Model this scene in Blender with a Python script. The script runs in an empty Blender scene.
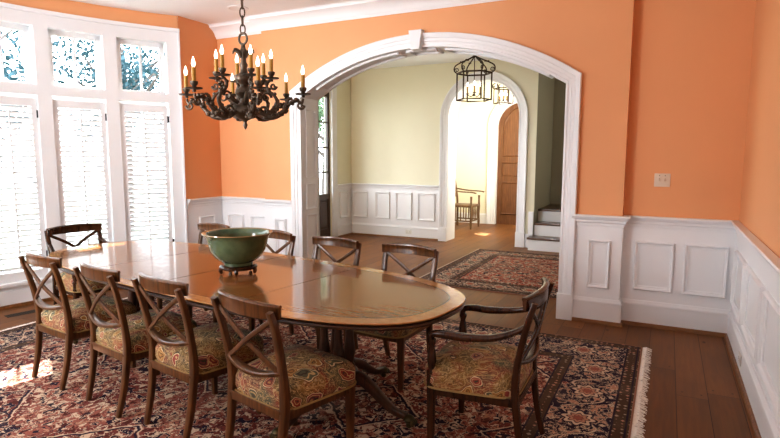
import bpy, bmesh, math, random
from mathutils import Vector, Matrix
random.seed(7)
PI = math.pi
SC = bpy.context.scene
COL = SC.collection

# ------------------------------------------------------------------ node helpers
class N:
    """A shader socket with arithmetic."""
    def __init__(s, t, sock): s.t, s.k = t, sock
    def _m(s, op, *a, rev=False):
        n = s.t.nodes.new('ShaderNodeMath'); n.operation = op
        args = [s, *a]
        if rev: args = [a[0], s]
        for i, v in enumerate(args):
            if isinstance(v, N): s.t.links.new(v.k, n.inputs[i])
            else: n.inputs[i].default_value = v
        return N(s.t, n.outputs[0])
    def __add__(s, o): return s._m('ADD', o)
    __radd__ = __add__
    def __sub__(s, o): return s._m('SUBTRACT', o)
    def __rsub__(s, o): return s._m('SUBTRACT', o, rev=True)
    def __mul__(s, o): return s._m('MULTIPLY', o)
    __rmul__ = __mul__
    def __truediv__(s, o): return s._m('DIVIDE', o)
    def __rtruediv__(s, o): return s._m('DIVIDE', o, rev=True)
    def __pow__(s, o): return s._m('POWER', o)
    def abs(s): return s._m('ABSOLUTE')
    def sin(s): return s._m('SINE')
    def cos(s): return s._m('COSINE')
    def sqrt(s): return s._m('SQRT')
    def floor(s): return s._m('FLOOR')
    def fract(s): return s._m('FRACT')
    def min(s, o): return s._m('MINIMUM', o)
    def max(s, o): return s._m('MAXIMUM', o)
    def lt(s, o): return s._m('LESS_THAN', o)
    def gt(s, o): return s._m('GREATER_THAN', o)
    def atan2(s, o): return s._m('ARCTAN2', o)
    def ss(s, a, b):
        n = s.t.nodes.new('ShaderNodeMapRange'); n.interpolation_type = 'SMOOTHSTEP'
        s.t.links.new(s.k, n.inputs[0]); n.inputs[1].default_value = a; n.inputs[2].default_value = b
        return N(s.t, n.outputs[0])
    def band(s, a, b, w):          # 1 between a and b
        return s.ss(a - w, a + w) * (1 - s.ss(b - w, b + w))

class Mat:
    def __init__(s, name):
        s.m = bpy.data.materials.new(name); s.m.use_nodes = True
        s.t = s.m.node_tree; s.b = s.t.nodes['Principled BSDF']
    def coord(s, kind='Object'):
        n = s.t.nodes.new('ShaderNodeTexCoord'); return n.outputs[kind]
    def xyz(s, sock):
        n = s.t.nodes.new('ShaderNodeSeparateXYZ'); s.t.links.new(sock, n.inputs[0])
        return [N(s.t, n.outputs[i]) for i in range(3)]
    def vec(s, x, y, z=0.0):
        n = s.t.nodes.new('ShaderNodeCombineXYZ')
        for i, v in enumerate((x, y, z)):
            if isinstance(v, N): s.t.links.new(v.k, n.inputs[i])
            else: n.inputs[i].default_value = v
        return n.outputs[0]
    def noise(s, vec, scale=5., detail=2., rough=.5, dist=0., out=0):
        n = s.t.nodes.new('ShaderNodeTexNoise'); s.t.links.new(vec, n.inputs['Vector'])
        n.inputs['Scale'].default_value = scale; n.inputs['Detail'].default_value = detail
        n.inputs['Roughness'].default_value = rough; n.inputs['Distortion'].default_value = dist
        return N(s.t, n.outputs[out])
    def voro(s, vec, scale=5., feature='F1', out='Distance', rnd=1., metric='EUCLIDEAN'):
        n = s.t.nodes.new('ShaderNodeTexVoronoi'); n.feature = feature
        if feature != 'DISTANCE_TO_EDGE': n.distance = metric
        s.t.links.new(vec, n.inputs['Vector']); n.inputs['Scale'].default_value = scale
        n.inputs['Randomness'].default_value = rnd
        return N(s.t, n.outputs[out])
    def white(s, vec, out='Value'):
        n = s.t.nodes.new('ShaderNodeTexWhiteNoise'); n.noise_dimensions = '3D'
        s.t.links.new(vec, n.inputs[0]); return N(s.t, n.outputs[out])
    def mix(s, f, a, b):
        n = s.t.nodes.new('ShaderNodeMix'); n.data_type = 'RGBA'
        for i, v in ((0, f), (6, a), (7, b)):
            if isinstance(v, N): s.t.links.new(v.k, n.inputs[i])
            elif i == 0: n.inputs[0].default_value = v
            else: n.inputs[i].default_value = (*v, 1)
        return N(s.t, n.outputs[2])
    def ramp(s, f, stops, mode='LINEAR'):
        n = s.t.nodes.new('ShaderNodeValToRGB'); n.color_ramp.interpolation = mode
        e = n.color_ramp.elements
        while len(e) < len(stops): e.new(0.5)
        for i, (p, c) in enumerate(stops): e[i].position = p; e[i].color = (*c, 1)
        s.t.links.new(f.k, n.inputs[0]); return N(s.t, n.outputs[0])
    def rand(s):
        n = s.t.nodes.new('ShaderNodeObjectInfo'); return N(s.t, n.outputs['Random'])
    def set(s, **kw):
        for k, v in kw.items():
            key = {'color': 'Base Color', 'rough': 'Roughness', 'metal': 'Metallic', 'spec': 'Specular IOR Level', 'coat': 'Coat Weight',
                   'coatr': 'Coat Roughness', 'sheen': 'Sheen Weight', 'ior': 'IOR', 'trans': 'Transmission Weight', 'emit': 'Emission Color',
                   'emits': 'Emission Strength', 'alpha': 'Alpha', 'sss': 'Subsurface Weight'}[k]
            if isinstance(v, N): s.t.links.new(v.k, s.b.inputs[key])
            elif isinstance(v, tuple): s.b.inputs[key].default_value = (*v, 1)
            else: s.b.inputs[key].default_value = v
        return s
    def bump(s, h, strength=.3, dist=.01):
        n = s.t.nodes.new('ShaderNodeBump'); n.inputs['Strength'].default_value = strength; n.inputs['Distance'].default_value = dist
        s.t.links.new(h.k, n.inputs['Height']); s.t.links.new(n.outputs[0], s.b.inputs['Normal']); return s

def paint(name, c, rough=.5, var=.04, scale=3., bump=.02):
    m = Mat(name); o = m.coord()
    n = m.noise(o, scale, 3)
    d = tuple(max(0, x * (1 - var)) for x in c); l = tuple(min(1, x * (1 + var)) for x in c)
    m.set(color=m.mix(n, d, l), rough=rough)
    if bump: m.bump(m.noise(o, 180, 2), bump, .003)
    return m.m

def wood(name, dark, light, rough=.3, coat=.3, axis=2, scale=1., coatr=.12):
    m = Mat(name); x, y, z = m.xyz(m.coord())
    c = [x, y, z]; st = [a * (2. if i == axis else 28.) for i, a in enumerate(c)]
    v = m.vec(*[a * scale for a in st])
    n = m.noise(v, 1.6, 5, .6, .4)
    m.set(color=m.ramp(n, [(.3, dark), (.7, light)]), rough=rough, coat=coat, coatr=coatr)
    m.bump(n, .06, .002)
    return m.m

M = {}
M['orange'] = paint('orange_wall_paint', (.78, .38, .18), .62, .03)
M['white'] = paint('white_trim_paint', (.81, .815, .825), .4, .012, bump=0)
M['ceiling'] = paint('ceiling_paint', (.89, .90, .92), .8, .01)
M['cream'] = paint('cream_wall_paint', (.78, .745, .575), .7, .03)
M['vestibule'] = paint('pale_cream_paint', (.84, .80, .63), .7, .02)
M['olive'] = paint('grey_stair_wall_paint', (.38, .36, .28), .7, .02)  # stairwell shadow put into the wall and skirting colour
M['plate'] = paint('switch_plastic', (.72, .60, .48), .4, .02, bump=0)
M['outlet'] = paint('outlet_plastic', (.72, .70, .66), .4, .02, bump=0)
M['dark'] = paint('dark_recess', (.02, .018, .015), .7, .1, bump=0)
M['shoe'] = wood('shoe_molding_wood', (.15, .06, .018), (.28, .12, .04), .4, .1, 0)
M['chair'] = wood('mahogany_chair_wood', (.042, .016, .005), (.15, .062, .02), .28, .18)
M['arm'] = wood('dark_mahogany_wood', (.024, .009, .004), (.065, .025, .010), .27, .15)
M['pedestal'] = wood('pedestal_wood', (.03, .012, .006), (.09, .035, .015), .3, .35)
M['edge'] = wood('table_edge_wood', (.02, .009, .005), (.05, .02, .01), .3, .4, 0)
M['tread'] = wood('stair_tread_wood', (.06, .028, .015), (.13, .06, .03), .3, .2, 0)
M['frontdoor'] = wood('dark_door_wood', (.035, .018, .010), (.085, .042, .022), .35, .2)
M['archdoor'] = wood('warm_door_wood', (.085, .033, .012), (.22, .09, .034), .4, .1)
M['oldwood'] = wood('old_chair_wood', (.10, .055, .025), (.24, .14, .07), .5, .05)

def metal(name, c, rough, var=.5, metal=.9):
    m = Mat(name); o = m.coord(); n = m.noise(o, 30, 4, .6)
    m.set(color=m.mix(n, tuple(x * (1 - var) for x in c), tuple(x * (1 + var) for x in c)), rough=rough, metal=metal)
    m.bump(n, .25, .004); return m.m
M['bronze'] = metal('aged_bronze', (.13, .10, .075), .42, .6, .75)
M['iron'] = metal('lantern_iron', (.07, .045, .03), .5, .4, .7)
M['brass'] = metal('aged_brass', (.10, .085, .045), .5, .3)
M['hinge'] = metal('black_hinge', (.03, .03, .035), .5, .2, .5)
M['vent'] = metal('vent_metal', (.05, .045, .04), .5, .3, .6)

M['ventm'] = paint('vent_dark_paint', (.05, .045, .04), .7, .2, bump=0)
def make_glass():
    m = Mat('window_glass'); t = m.t
    tr = t.nodes.new('ShaderNodeBsdfTransparent'); gl = t.nodes.new('ShaderNodeBsdfGlossy'); gl.inputs['Roughness'].default_value = .02
    fr = t.nodes.new('ShaderNodeFresnel'); fr.inputs[0].default_value = 1.35
    mx = t.nodes.new('ShaderNodeMixShader')
    t.links.new(fr.outputs[0], mx.inputs[0]); t.links.new(tr.outputs[0], mx.inputs[1]); t.links.new(gl.outputs[0], mx.inputs[2])
    t.links.new(mx.outputs[0], t.nodes['Material Output'].inputs['Surface']); return m.m
M['glass'] = make_glass()

def make_candle():
    m = Mat('candle_sleeve'); o = m.coord(); n = m.noise(o, 60, 3)
    m.set(color=m.mix(n, (.30, .15, .02), (.55, .31, .05)), rough=.45); return m.m
M['candle'] = make_candle()
def make_bulb():
    m = Mat('flame_bulb'); x, y, z = m.xyz(m.coord('Generated'))
    m.set(color=(.9, .8, .65), rough=.2, emit=m.mix(z, (1, .80, .55), (1, .95, .88)), emits=3.); return m.m
M['bulb'] = make_bulb()
def make_ceilinglight():
    m = Mat('ceiling_light_lens'); n = m.noise(m.coord(), 40, 2)
    m.set(color=m.mix(n, (.42, .44, .46), (.5, .52, .54)), rough=.5); return m.m
M['lens'] = make_ceilinglight()

def make_floor():
    m = Mat('wide_plank_floor'); x, y, z = m.xyz(m.coord())
    W = .185
    px = x / W + .31; ix = px.floor(); fx = px.fract()
    off = m.white(m.vec(ix, 3.1, 0))
    py = y / 2.3 + off * 7.; iy = py.floor(); fy = py.fract()
    r = m.white(m.vec(ix, iy, 1.7)); r2 = m.white(m.vec(ix, iy, 9.2))
    g = m.noise(m.vec(x * 26 + r * 50, y * 1.6 + r2 * 30, 0.), 1.4, 6, .62, .6)
    big = m.noise(m.vec(x * 2.2, y * .8 + r * 9, r), 1.2, 3)
    knots = m.voro(m.vec(x * 3.2, y * 1.5, 0.), 1.2)
    c = m.ramp(g * .65 + r * .3, [(.22, (.125, .048, .016)), (.5, (.20, .082, .027)), (.8, (.285, .125, .047))])
    c = m.mix(big.ss(.45, .75) * .55, c, (.10, .048, .022))
    kn = 1 - knots.ss(.02, .07)
    c = m.mix(kn * .8, c, (.035, .016, .008))
    gap = (fx.min(1 - fx) * W).ss(.0, .0035) * (fy.min(1 - fy) * 2.3).ss(.0, .004)
    c = m.mix(gap, (.02, .009, .005), c)
    nx = (fx - .5).abs(); ny = (fy - .03).abs() * 2.3
    peg = ((nx - .3) * W * (nx - .3) * W + ny * ny).sqrt()
    c = m.mix(1 - peg.ss(.005, .008), c, (.03, .015, .008))
    m.set(color=c, rough=m.mix(g, (.36,) * 3, (.52,) * 3), spec=.2)
    m.bump(gap + g * .12, .25, .004); return m.m
M['floor'] = make_floor()

# table top outline: superellipse, half axes TA x TB
TA, TB, TN = 1.845, .66, 2.9
def make_tabletop():
    m = Mat('polished_tabletop'); x, y, z = m.xyz(m.coord())
    s = ((x.abs() / TA) ** TN + (y.abs() / TB) ** TN) ** (1. / TN)
    s2 = ((x.abs() / (TA - .085)) ** TN + (y.abs() / (TB - .085)) ** TN) ** (1. / TN)
    leaf = (x.min(1.3).max(-1.3) / .77).floor()
    lr = m.white(m.vec(leaf, .5, 2.))
    g = m.noise(m.vec(x * 1.5 + lr * 20, y * 26, lr), 1.5, 6, .6, .8)
    fig = m.noise(m.vec(x * 3. + lr * 9, y * 3.5, 0.), 1.3, 3, .5, .8)
    c = m.ramp(g * .82 + fig * .18, [(.25, (.235, .094, .028)), (.55, (.285, .12, .036)), (.8, (.33, .147, .047))])
    gb = m.noise(m.vec(x * 8, y * 8, 0.), 3, 4)
    band = m.ramp(gb, [(.3, (.42, .20, .065)), (.7, (.52, .27, .10))])
    inb = s2.ss(.996, 1.004)
    c = m.mix(inb, c, band)
    c = m.mix(s2.band(.992, .999, .0015), c, (.03, .012, .005))
    sx = (x / .77).fract(); sd = (sx.min(1 - sx) * .77).max(x.abs().gt(1.2))
    seam = (1 - sd.ss(.0015, .0055)) * .85
    c = m.mix(seam, c, (.015, .006, .003))
    m.set(color=c, rough=m.mix(seam, (.16,) * 3, (.8,) * 3), coat=(1 - seam) * .42, coatr=.05, spec=(1 - seam) * .5)
    return m.m
M['tabletop'] = make_tabletop()

def make_fabric():
    m = Mat('paisley_upholstery'); x, y, z = m.xyz(m.coord())
    r = m.rand()
    vx, vy, vz = x + r * 13.7, y + r * 5.3, z
    warp = m.noise(m.vec(vx, vy, vz), 9, 2, out='Color')
    wx, wy, wz = m.xyz(warp.k)
    qx, qy = vx + (wx - .5) * .17, vy + (wy - .5) * .17 + z * .7
    qv = m.vec(qx, qy * .8, vz * .8)
    d = m.voro(qv, 10.5); ce = m.voro(qv, 10.5, out='Color'); cx, cy, cz = m.xyz(ce.k)
    edge = m.voro(qv, 10.5, 'DISTANCE_TO_EDGE')
    fine = m.noise(m.vec(qx, qy, vz), 55, 2, .5, 1.2)
    ground = m.ramp(m.noise(m.vec(vx, vy, vz), 5.5, 2), [(.34, (.10, .072, .03)), (.45, (.23, .13, .035)), (.54, (.25, .06, .028)), (.68, (.10, .10, .055))])
    squig = m.noise(m.vec(qx, qy, vz), 24, 2, .5, 2.8)
    ground = m.mix(squig.band(.44, .475, .008), ground, (.52, .37, .17))
    ground = m.mix(squig.band(.53, .56, .008), ground, (.05, .035, .02))
    ground = m.mix(fine.ss(.60, .64) * .8, ground, (.45, .33, .18))
    inner = m.ramp(cx, [(.0, (.26, .05, .035)), (.3, (.10, .10, .06)), (.55, (.32, .15, .035)), (.8, (.20, .05, .055))], 'CONSTANT')
    c = m.mix(1 - d.ss(.34, .37), ground, inner)
    dots = (d * 70. + fine * 6).sin().ss(.0, .5)
    c = m.mix(d.band(.345, .385, .01), c, (.66, .52, .30))
    c = m.mix(d.band(.385, .41, .01), c, (.05, .035, .02))
    c = m.mix(d.band(.22, .27, .01) * dots, c, (.50, .36, .16))
    c = m.mix(d.band(.13, .17, .01), c, (.05, .04, .025))
    c = m.mix(1 - d.ss(.06, .09), c, (.40, .24, .08))
    c = m.mix((1 - edge.ss(.010, .022)) * .8, c, (.42, .30, .13))
    m.set(color=c, rough=.75, sheen=.05)
    m.bump(fine, .25, .002); return m.m
M['fabric'] = make_fabric()
M['piping'] = paint('gold_piping_cord', (.33, .22, .08), .6, .2, 60, 0)

def make_rug(name, hu, hv, field, field2, navy, cream, accent, bw, period):
    m = Mat(name); x, y, z = m.xyz(m.coord())
    au, av = x.abs(), y.abs()
    eu, ev = hu - au, hv - av
    e = eu.min(ev)
    side = eu.lt(ev)                                    # 1 on the short ends
    s = y * side + x * (1 - side)
    w = m.noise(m.coord(), 14, 2, out='Color'); wx, wy, wz = m.xyz(w.k)
    jx, jy = (wx - .5) * .05, (wy - .5) * .05
    # ---- field
    fxv = m.vec(au + jx, av + jy, 0.)
    mu = (x / 1.05 + .5).fract() - .5; mv = (y / 1.15 + .5).fract() - .5
    md = mu.abs() * 1.05 + mv.abs() * 1.15 + (wx - .5) * .06
    fld = m.mix((md * 7.5).sin().ss(-.25, .25), field, field2)
    nA = m.noise(fxv, 10.5, 3, .6, .8)
    fld = m.mix(nA.ss(.555, .565), fld, navy)
    fld = m.mix(nA.band(.53, .555, .004), fld, cream)
    fld = m.mix(1 - nA.ss(.385, .395), fld, accent)
    fld = m.mix(nA.band(.395, .41, .004), fld, navy)
    nB = m.noise(m.vec(au - jx, av + jy * 2, 3.), 23, 2, .55, 1.)
    fld = m.mix(nB.ss(.575, .585), fld, cream)
    fld = m.mix(1 - nB.ss(.385, .395), fld, tuple(a * .45 for a in field2))
    fld = m.mix(nB.band(.555, .575, .005), fld, navy)
    sm = m.voro(fxv, 11., metric='MANHATTAN', rnd=.85); smc = m.voro(fxv, 11., out='Color', metric='MANHATTAN', rnd=.85); sr, sg, sb = m.xyz(smc.k)
    tiny = m.ramp(sr, [(0, navy), (.28, cream), (.5, accent), (.75, field)], 'CONSTANT')
    fld = m.mix((1 - sm.ss(.40, .44)) * sg.gt(.55), fld, navy)
    fld = m.mix((1 - sm.ss(.33, .37)) * sg.gt(.55), fld, tiny)
    fld = m.mix((1 - sm.ss(.13, .17)) * sg.gt(.55), fld, m.mix(sb.gt(.5), cream, navy))
    fld = m.mix(md.band(.30, .32, .004), fld, navy)
    fld = m.mix(md.band(.325, .337, .004), fld, cream)
    # ---- main border
    sp = (s / period + .5).fract() - .5
    bc = e - (.11 + bw / 2)
    rr = ((sp * period) * (sp * period) + bc * bc).sqrt()
    th = (bc + jy * .3).atan2(sp * period + jx * .3)
    ros = rr / (1 + (th * 8.).cos() * .16)
    bv = m.vec(s.abs() + jx * .6, e + jy * .6, 0.)
    bd = m.voro(bv, 12., metric='MANHATTAN', rnd=.9); bcol = m.voro(bv, 12., out='Color', metric='MANHATTAN', rnd=.9); br, bg, bb = m.xyz(bcol.k)
    brd = m.mix((1 - bd.ss(.42, .47)) * bg.gt(.25), navy, m.ramp(br, [(0, cream), (.35, accent), (.6, cream), (.8, field)], 'CONSTANT'))
    brd = m.mix((1 - bd.ss(.2, .24)) * bg.gt(.25), brd, m.mix(bb.gt(.5), navy, field))
    vn = ((s * (2 * PI / period)).sin() * (bw * .30) - bc).abs()
    brd = m.mix(1 - vn.ss(.015, .02), brd, navy)
    brd = m.mix(1 - vn.ss(.006, .010), brd, cream)
    an = m.noise(bv, 15, 2, .5, 1.6)
    brd = m.mix(an.band(.47, .52, .006), brd, navy)
    brd = m.mix(an.band(.478, .512, .005), brd, cream)
    brd = m.mix(an.ss(.575, .585), brd, cream)
    brd = m.mix(an.ss(.61, .62), brd, accent)
    brd = m.mix(1 - ros.ss(.094, .10), brd, navy)
    brd = m.mix(ros.band(.060, .084, .003), brd, cream)
    brd = m.mix(ros.band(.03, .052, .003), brd, accent)
    brd = m.mix(1 - ros.ss(.024, .03), brd, field)
    # ---- guards
    gv = m.voro(m.vec(s, e, 1.), 24., metric='MANHATTAN', rnd=.35); gc = m.voro(m.vec(s, e, 1.), 24., out='Color', metric='MANHATTAN', rnd=.35); g1, g2, g3 = m.xyz(gc.k)
    guard = m.mix(1 - gv.ss(.36, .42), (.085, .055, .035), m.mix(g1.gt(.5), accent, tuple(a * .6 for a in cream)))
    c = m.mix(e.ss(.108, .112), guard, brd)
    c = m.mix(e.ss(.11 + bw - .002, .11 + bw + .002), c, guard)
    c = m.mix(e.ss(.19 + bw - .002, .19 + bw + .002), c, fld)
    for p in (.03, .105, .11 + bw, .19 + bw):
        c = m.mix(e.band(p - .006, p + .006, .002), c, (.02, .02, .035))
    c = m.mix(1 - e.ss(.010, .013), c, tuple(a * .7 for a in accent))
    weave = m.noise(m.coord(), 260, 2)
    wear = m.noise(m.coord(), 1.7, 4)
    c = m.mix(wear.ss(.5, .8) * .18, c, cream)
    c = m.mix(weave.ss(.35, .65) * .3, c, tuple(a * .4 for a in field2))
    m.set(color=c, rough=.92, spec=.15)
    m.bump(weave, .5, .004); return m.m
HU, HV = 2.52, 1.93
M['rug'] = make_rug('persian_rug_pile', HU, HV, (.35, .125, .09), (.21, .055, .045), (.012, .014, .035), (.70, .54, .39), (.52, .27, .18), .36, .42)
RU, RV = 1.75, 1.36
M['hallrug'] = make_rug('hall_rug_pile', RU, RV, (.44, .115, .07), (.33, .08, .05), (.03, .022, .028), (.60, .46, .34), (.48, .24, .16), .26, .36)
M['fringe'] = paint('cotton_fringe', (.86, .80, .72), .9, .15, 80, .3)
M['fringe2'] = paint('worn_cotton_fringe', (.6, .54, .47), .9, .15, 80, .3)

def make_celadon():
    m = Mat('celadon_glaze'); o = m.coord(); x, y, z = m.xyz(o)
    cr = m.voro(o, 45, 'DISTANCE_TO_EDGE'); n = m.noise(o, 12, 4); sp = m.noise(o, 120, 2)
    c = m.ramp(n, [(.3, (.060, .100, .052)), (.7, (.115, .165, .088))])
    c = m.mix(sp.ss(.6, .7) * .5, c, (.05, .075, .045))
    c = m.mix((1 - cr.ss(.0, .02)) * .35, c, (.05, .09, .06))
    c = m.mix(z.ss(.216, .220) * .8, c, (.36, .24, .12))
    m.set(color=c, rough=.14, coat=.5, coatr=.05); return m.m
M['celadon'] = make_celadon()

def make_leaf(name, a, b):
    m = Mat(name); g = m.white(m.vec(*[v * 3. for v in m.xyz(m.coord())]))
    n = m.noise(m.coord(), 1.2, 3)
    m.set(color=m.mix(n, a, b), rough=.6, spec=.2); return m.m
M['leafA'] = make_leaf('tree_leaves_blue_green', (.014, .042, .055), (.045, .095, .11))
M['leafB'] = make_leaf('tree_leaves_green', (.04, .08, .045), (.09, .15, .08))
M['bark'] = wood('tree_bark', (.05, .04, .035), (.12, .10, .09), .9, 0)
M['lawn'] = paint('lawn_grass', (.075, .10, .075), .9, .3, 5, .3)
M['brick'] = None
def make_brick():
    m = Mat('porch_brick'); n = m.t.nodes.new('ShaderNodeTexBrick')
    x, y, z = m.xyz(m.coord()); m.t.links.new(m.vec(y, z, x), n.inputs['Vector'])
    n.inputs['Color1'].default_value = (.34, .13, .08, 1); n.inputs['Color2'].default_value = (.45, .2, .12, 1); n.inputs['Mortar'].default_value = (.6, .55, .5, 1)
    n.inputs['Scale'].default_value = 5
    m.set(color=N(m.t, n.outputs[0]), rough=.9); return m.m
M['brick'] = make_brick()

# ------------------------------------------------------------------ mesh helpers
def catmull(pts, k=6):
    P = [Vector(p) for p in pts]; out = []
    for i in range(len(P) - 1):
        a = P[i - 1] if i else P[0] * 2 - P[1]; b, c = P[i], P[i + 1]
        d = P[i + 2] if i + 2 < len(P) else P[-1] * 2 - P[-2]
        for j in range(k):
            t = j / k
            out.append(.5 * ((2 * b) + (c - a) * t + (2 * a - 5 * b + 4 * c - d) * t * t + (3 * b - a - 3 * c + d) * t ** 3))
    out.append(P[-1]); return out
def lerps(vals, n):
    out = []
    for i in range(n):
        f = i / (n - 1) * (len(vals) - 1); j = min(int(f), len(vals) - 2); t = f - j
        a, b = vals[j], vals[j + 1]
        out.append(tuple(p + (q - p) * t for p, q in zip(a, b)) if isinstance(a, tuple) else a + (b - a) * t)
    return out
def rrect(w, h, r=.25, k=2):
    """rounded rectangle profile"""
    r = min(w, h) * r; out = []
    for cx, cy, a0 in ((w/2-r, h/2-r, 0), (-w/2+r, h/2-r, 90), (-w/2+r, -h/2+r, 180), (w/2-r, -h/2+r, 270)):
        for j in range(k + 1):
            a = math.radians(a0 + 90 * j / k); out.append((cx + r * math.cos(a), cy + r * math.sin(a)))
    return out
def ring(n): return [(math.cos(2*PI*i/n), math.sin(2*PI*i/n)) for i in range(n)]

class MB:
    def __init__(s): s.b = bmesh.new()
    def face(s, vs):
        try: return s.b.faces.new(vs)
        except ValueError: return None
    def box(s, c, d, bevel=0., rot=None):
        M_ = Matrix.Translation(c) @ (rot.to_4x4() if rot else Matrix()) @ Matrix.Diagonal((*d, 1))
        r = bmesh.ops.create_cube(s.b, size=1, matrix=M_)
        if bevel:
            es = list({e for v in r['verts'] for e in v.link_edges})
            bmesh.ops.bevel(s.b, geom=es, offset=bevel, segments=2, affect='EDGES', profile=.6)
        return s
    def bx(s, x0, x1, y0, y1, z0, z1, bevel=0.):
        return s.box(((x0+x1)/2, (y0+y1)/2, (z0+z1)/2), (abs(x1-x0), abs(y1-y0), abs(z1-z0)), bevel)
    def sweep(s, pts, prof, scales=None, up=(0, 0, 1), cap=True, closed=False):
        P = [Vector(p) for p in pts]; n = len(P); up = Vector(up); rows = []
        side0 = None
        for i, p in enumerate(P):
            if closed: t = P[(i+1) % n] - P[i-1]
            else: t = P[min(i+1, n-1)] - P[max(i-1, 0)]
            t.normalize()
            sd = t.cross(up)
            if sd.length < 1e-3: sd = side0 or t.cross(Vector((0, 1, 0)))
            sd.normalize()
            if side0 and sd.dot(side0) < 0 and not closed: sd = -sd
            side0 = sd; nr = sd.cross(t)
            sc = scales[i] if scales else 1
            sa, sb = sc if isinstance(sc, tuple) else (sc, sc)
            rows.append([s.b.verts.new(p + sd * a * sa + nr * b * sb) for a, b in prof])
        k = len(prof)
        if P[0].z == 0 and not closed:
            for v in rows[0]: v.co.z = max(v.co.z, 0)
        for i in range(n if closed else n - 1):
            A, B = rows[i], rows[(i+1) % n]
            for j in range(k): s.face([A[j], A[(j+1) % k], B[(j+1) % k], B[j]])
        if cap and not closed: s.face(rows[0][::-1]); s.face(rows[-1])
        return s
    def tube(s, pts, r, n=8, **kw):
        pr = ring(n)
        rs = r if isinstance(r, list) else [r] * len(pts)
        if len(rs) != len(pts): rs = lerps(rs, len(pts))
        return s.sweep(pts, pr, rs, **kw)
    def lathe(s, prof, c=(0, 0, 0), n=16, ax=None):
        """prof: (r, z)"""
        c = Vector(c); rows = []
        for r, z in prof:
            if r < 1e-5: rows.append([s.b.verts.new(c + Vector((0, 0, z)))])
            else: rows.append([s.b.verts.new(c + Vector((r*a, r*b, z))) for a, b in ring(n)])
        for A, B in zip(rows, rows[1:]):
            for j in range(n):
                q = [A[j % len(A)], A[(j+1) % len(A)], B[(j+1) % len(B)], B[j % len(B)]]
                u = []
                for v in q:
                    if v not in u: u.append(v)
                if len(u) > 2: s.face(u)
        if len(rows[0]) > 1: s.face(rows[0][::-1])
        if len(rows[-1]) > 1: s.face(rows[-1])
        return s
    def prism(s, poly, y0, y1, axis='y'):
        """poly of (a, b) extruded along axis"""
        def mk(a, b, t): return {'y': (a, t, b), 'x': (t, a, b), 'z': (a, b, t)}[axis]
        A = [s.b.verts.new(mk(a, b, y0)) for a, b in poly]; B = [s.b.verts.new(mk(a, b, y1)) for a, b in poly]
        k = len(poly)
        s.face(A[::-1]); s.face(B)
        for j in range(k): s.face([A[j], A[(j+1) % k], B[(j+1) % k], B[j]])
        return s
    def quad(s, *ps): s.face([s.b.verts.new(p) for p in ps]); return s
    def ball(s, c, r, n=10):
        d = r if isinstance(r, tuple) else (r, r, r)
        bmesh.ops.create_uvsphere(s.b, u_segments=n, v_segments=max(5, n // 2 + 1), radius=1, matrix=Matrix.Translation(c) @ Matrix.Diagonal((*d, 1))); return s
    def build(s, name, mat, parent=None, loc=None, smooth=35, solidify=0, bevel=0, recalc=True):
        if recalc: bmesh.ops.recalc_face_normals(s.b, faces=s.b.faces[:])
        me = bpy.data.meshes.new(name); s.b.to_mesh(me); s.b.free()
        me.materials.append(mat)
        if smooth:
            for p in me.polygons: p.use_smooth = True
            me.set_sharp_from_angle(angle=math.radians(smooth))
        o = bpy.data.objects.new(name, me); COL.objects.link(o)
        if loc: o.location = loc
        if parent: o.parent = parent
        if bevel:
            b = o.modifiers.new('soft_edges', 'BEVEL'); b.width = bevel; b.segments = 2; b.limit_method = 'ANGLE'
        return o

def tag(o, label=None, cat=None, group=None, kind=None):
    if label: o['label'] = label
    if cat: o['category'] = cat
    if group: o['group'] = group
    if kind: o['kind'] = kind
    return o
def thing(name, label, cat, loc=(0, 0, 0), rz=0, group=None, kind=None):
    o = bpy.data.objects.new(name, None); o.empty_display_size = .1; COL.objects.link(o)
    o.location = loc; o.rotation_euler = (0, 0, rz)
    return tag(o, label, cat, group, kind)
def copy_tree(o, parent=None):
    c = o.copy(); COL.objects.link(c)
    if parent: c.parent = parent
    for ch in o.children: copy_tree(ch, c)
    return c
def S(o, label, cat): return tag(o, label, cat, None, 'structure')

# ------------------------------------------------------------------ camera
HCAM = 1.5526
f_px, pitch, yaw, roll = 545.7, .1151, .4692, .0028
F = Vector((-math.sin(yaw) * math.cos(pitch), math.cos(yaw) * math.cos(pitch), -math.sin(pitch)))
R0 = Vector((math.cos(yaw), math.sin(yaw), 0)); U0 = R0.cross(F)
Rr = R0 * math.cos(roll) + U0 * math.sin(roll); Ur = -R0 * math.sin(roll) + U0 * math.cos(roll)
cam = bpy.data.cameras.new('camera'); cam.sensor_width = 36; cam.lens = 36 * f_px / 780; cam.clip_start = .02
co = bpy.data.objects.new('camera', cam); COL.objects.link(co)
co.matrix_world = Matrix(((Rr.x, Ur.x, -F.x, 0), (Rr.y, Ur.y, -F.y, 0), (Rr.z, Ur.z, -F.z, HCAM), (0, 0, 0, 1)))
SC.camera = co

# ------------------------------------------------------------------ the room: dimensions
YA, YR = 5.334, 5.442            # arch plane, recessed wall plane
XL, XR = -5.263, .563            # left and right walls
XPL, XPR = -4.446, -.342         # pilaster plane limits
HC = 3.19                        # ceiling
ZR = 1.017                       # top of chair rail
YB = -.95                        # wall behind the camera
YH = 5.69                        # hall side of the arch wall
XH, YF = -5.582, 9.31            # hall left and far walls
BC, BR = Vector((-1.944, 2.486, 0)), 4.05     # bow window: plan circle
def bow(a, r=BR, z=0.): a = math.radians(a); return Vector((BC.x - r * math.cos(a), BC.y + r * math.sin(a), z))
A1, A0 = 35.1, -32.4             # bow end angles
ACX, AHW, ASP, AAP = -2.379, 1.498, 2.227, 2.669     # arch opening
def arc_pts(cx, hw, zs, za, n=28):
    rise = za - zs; R = (hw*hw + rise*rise) / (2*rise); h = math.asin(min(1, hw / R))
    return [(cx + R*math.sin(-h + 2*h*i/n), za - R + R*math.cos(-h + 2*h*i/n)) for i in range(n+1)]

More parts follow.
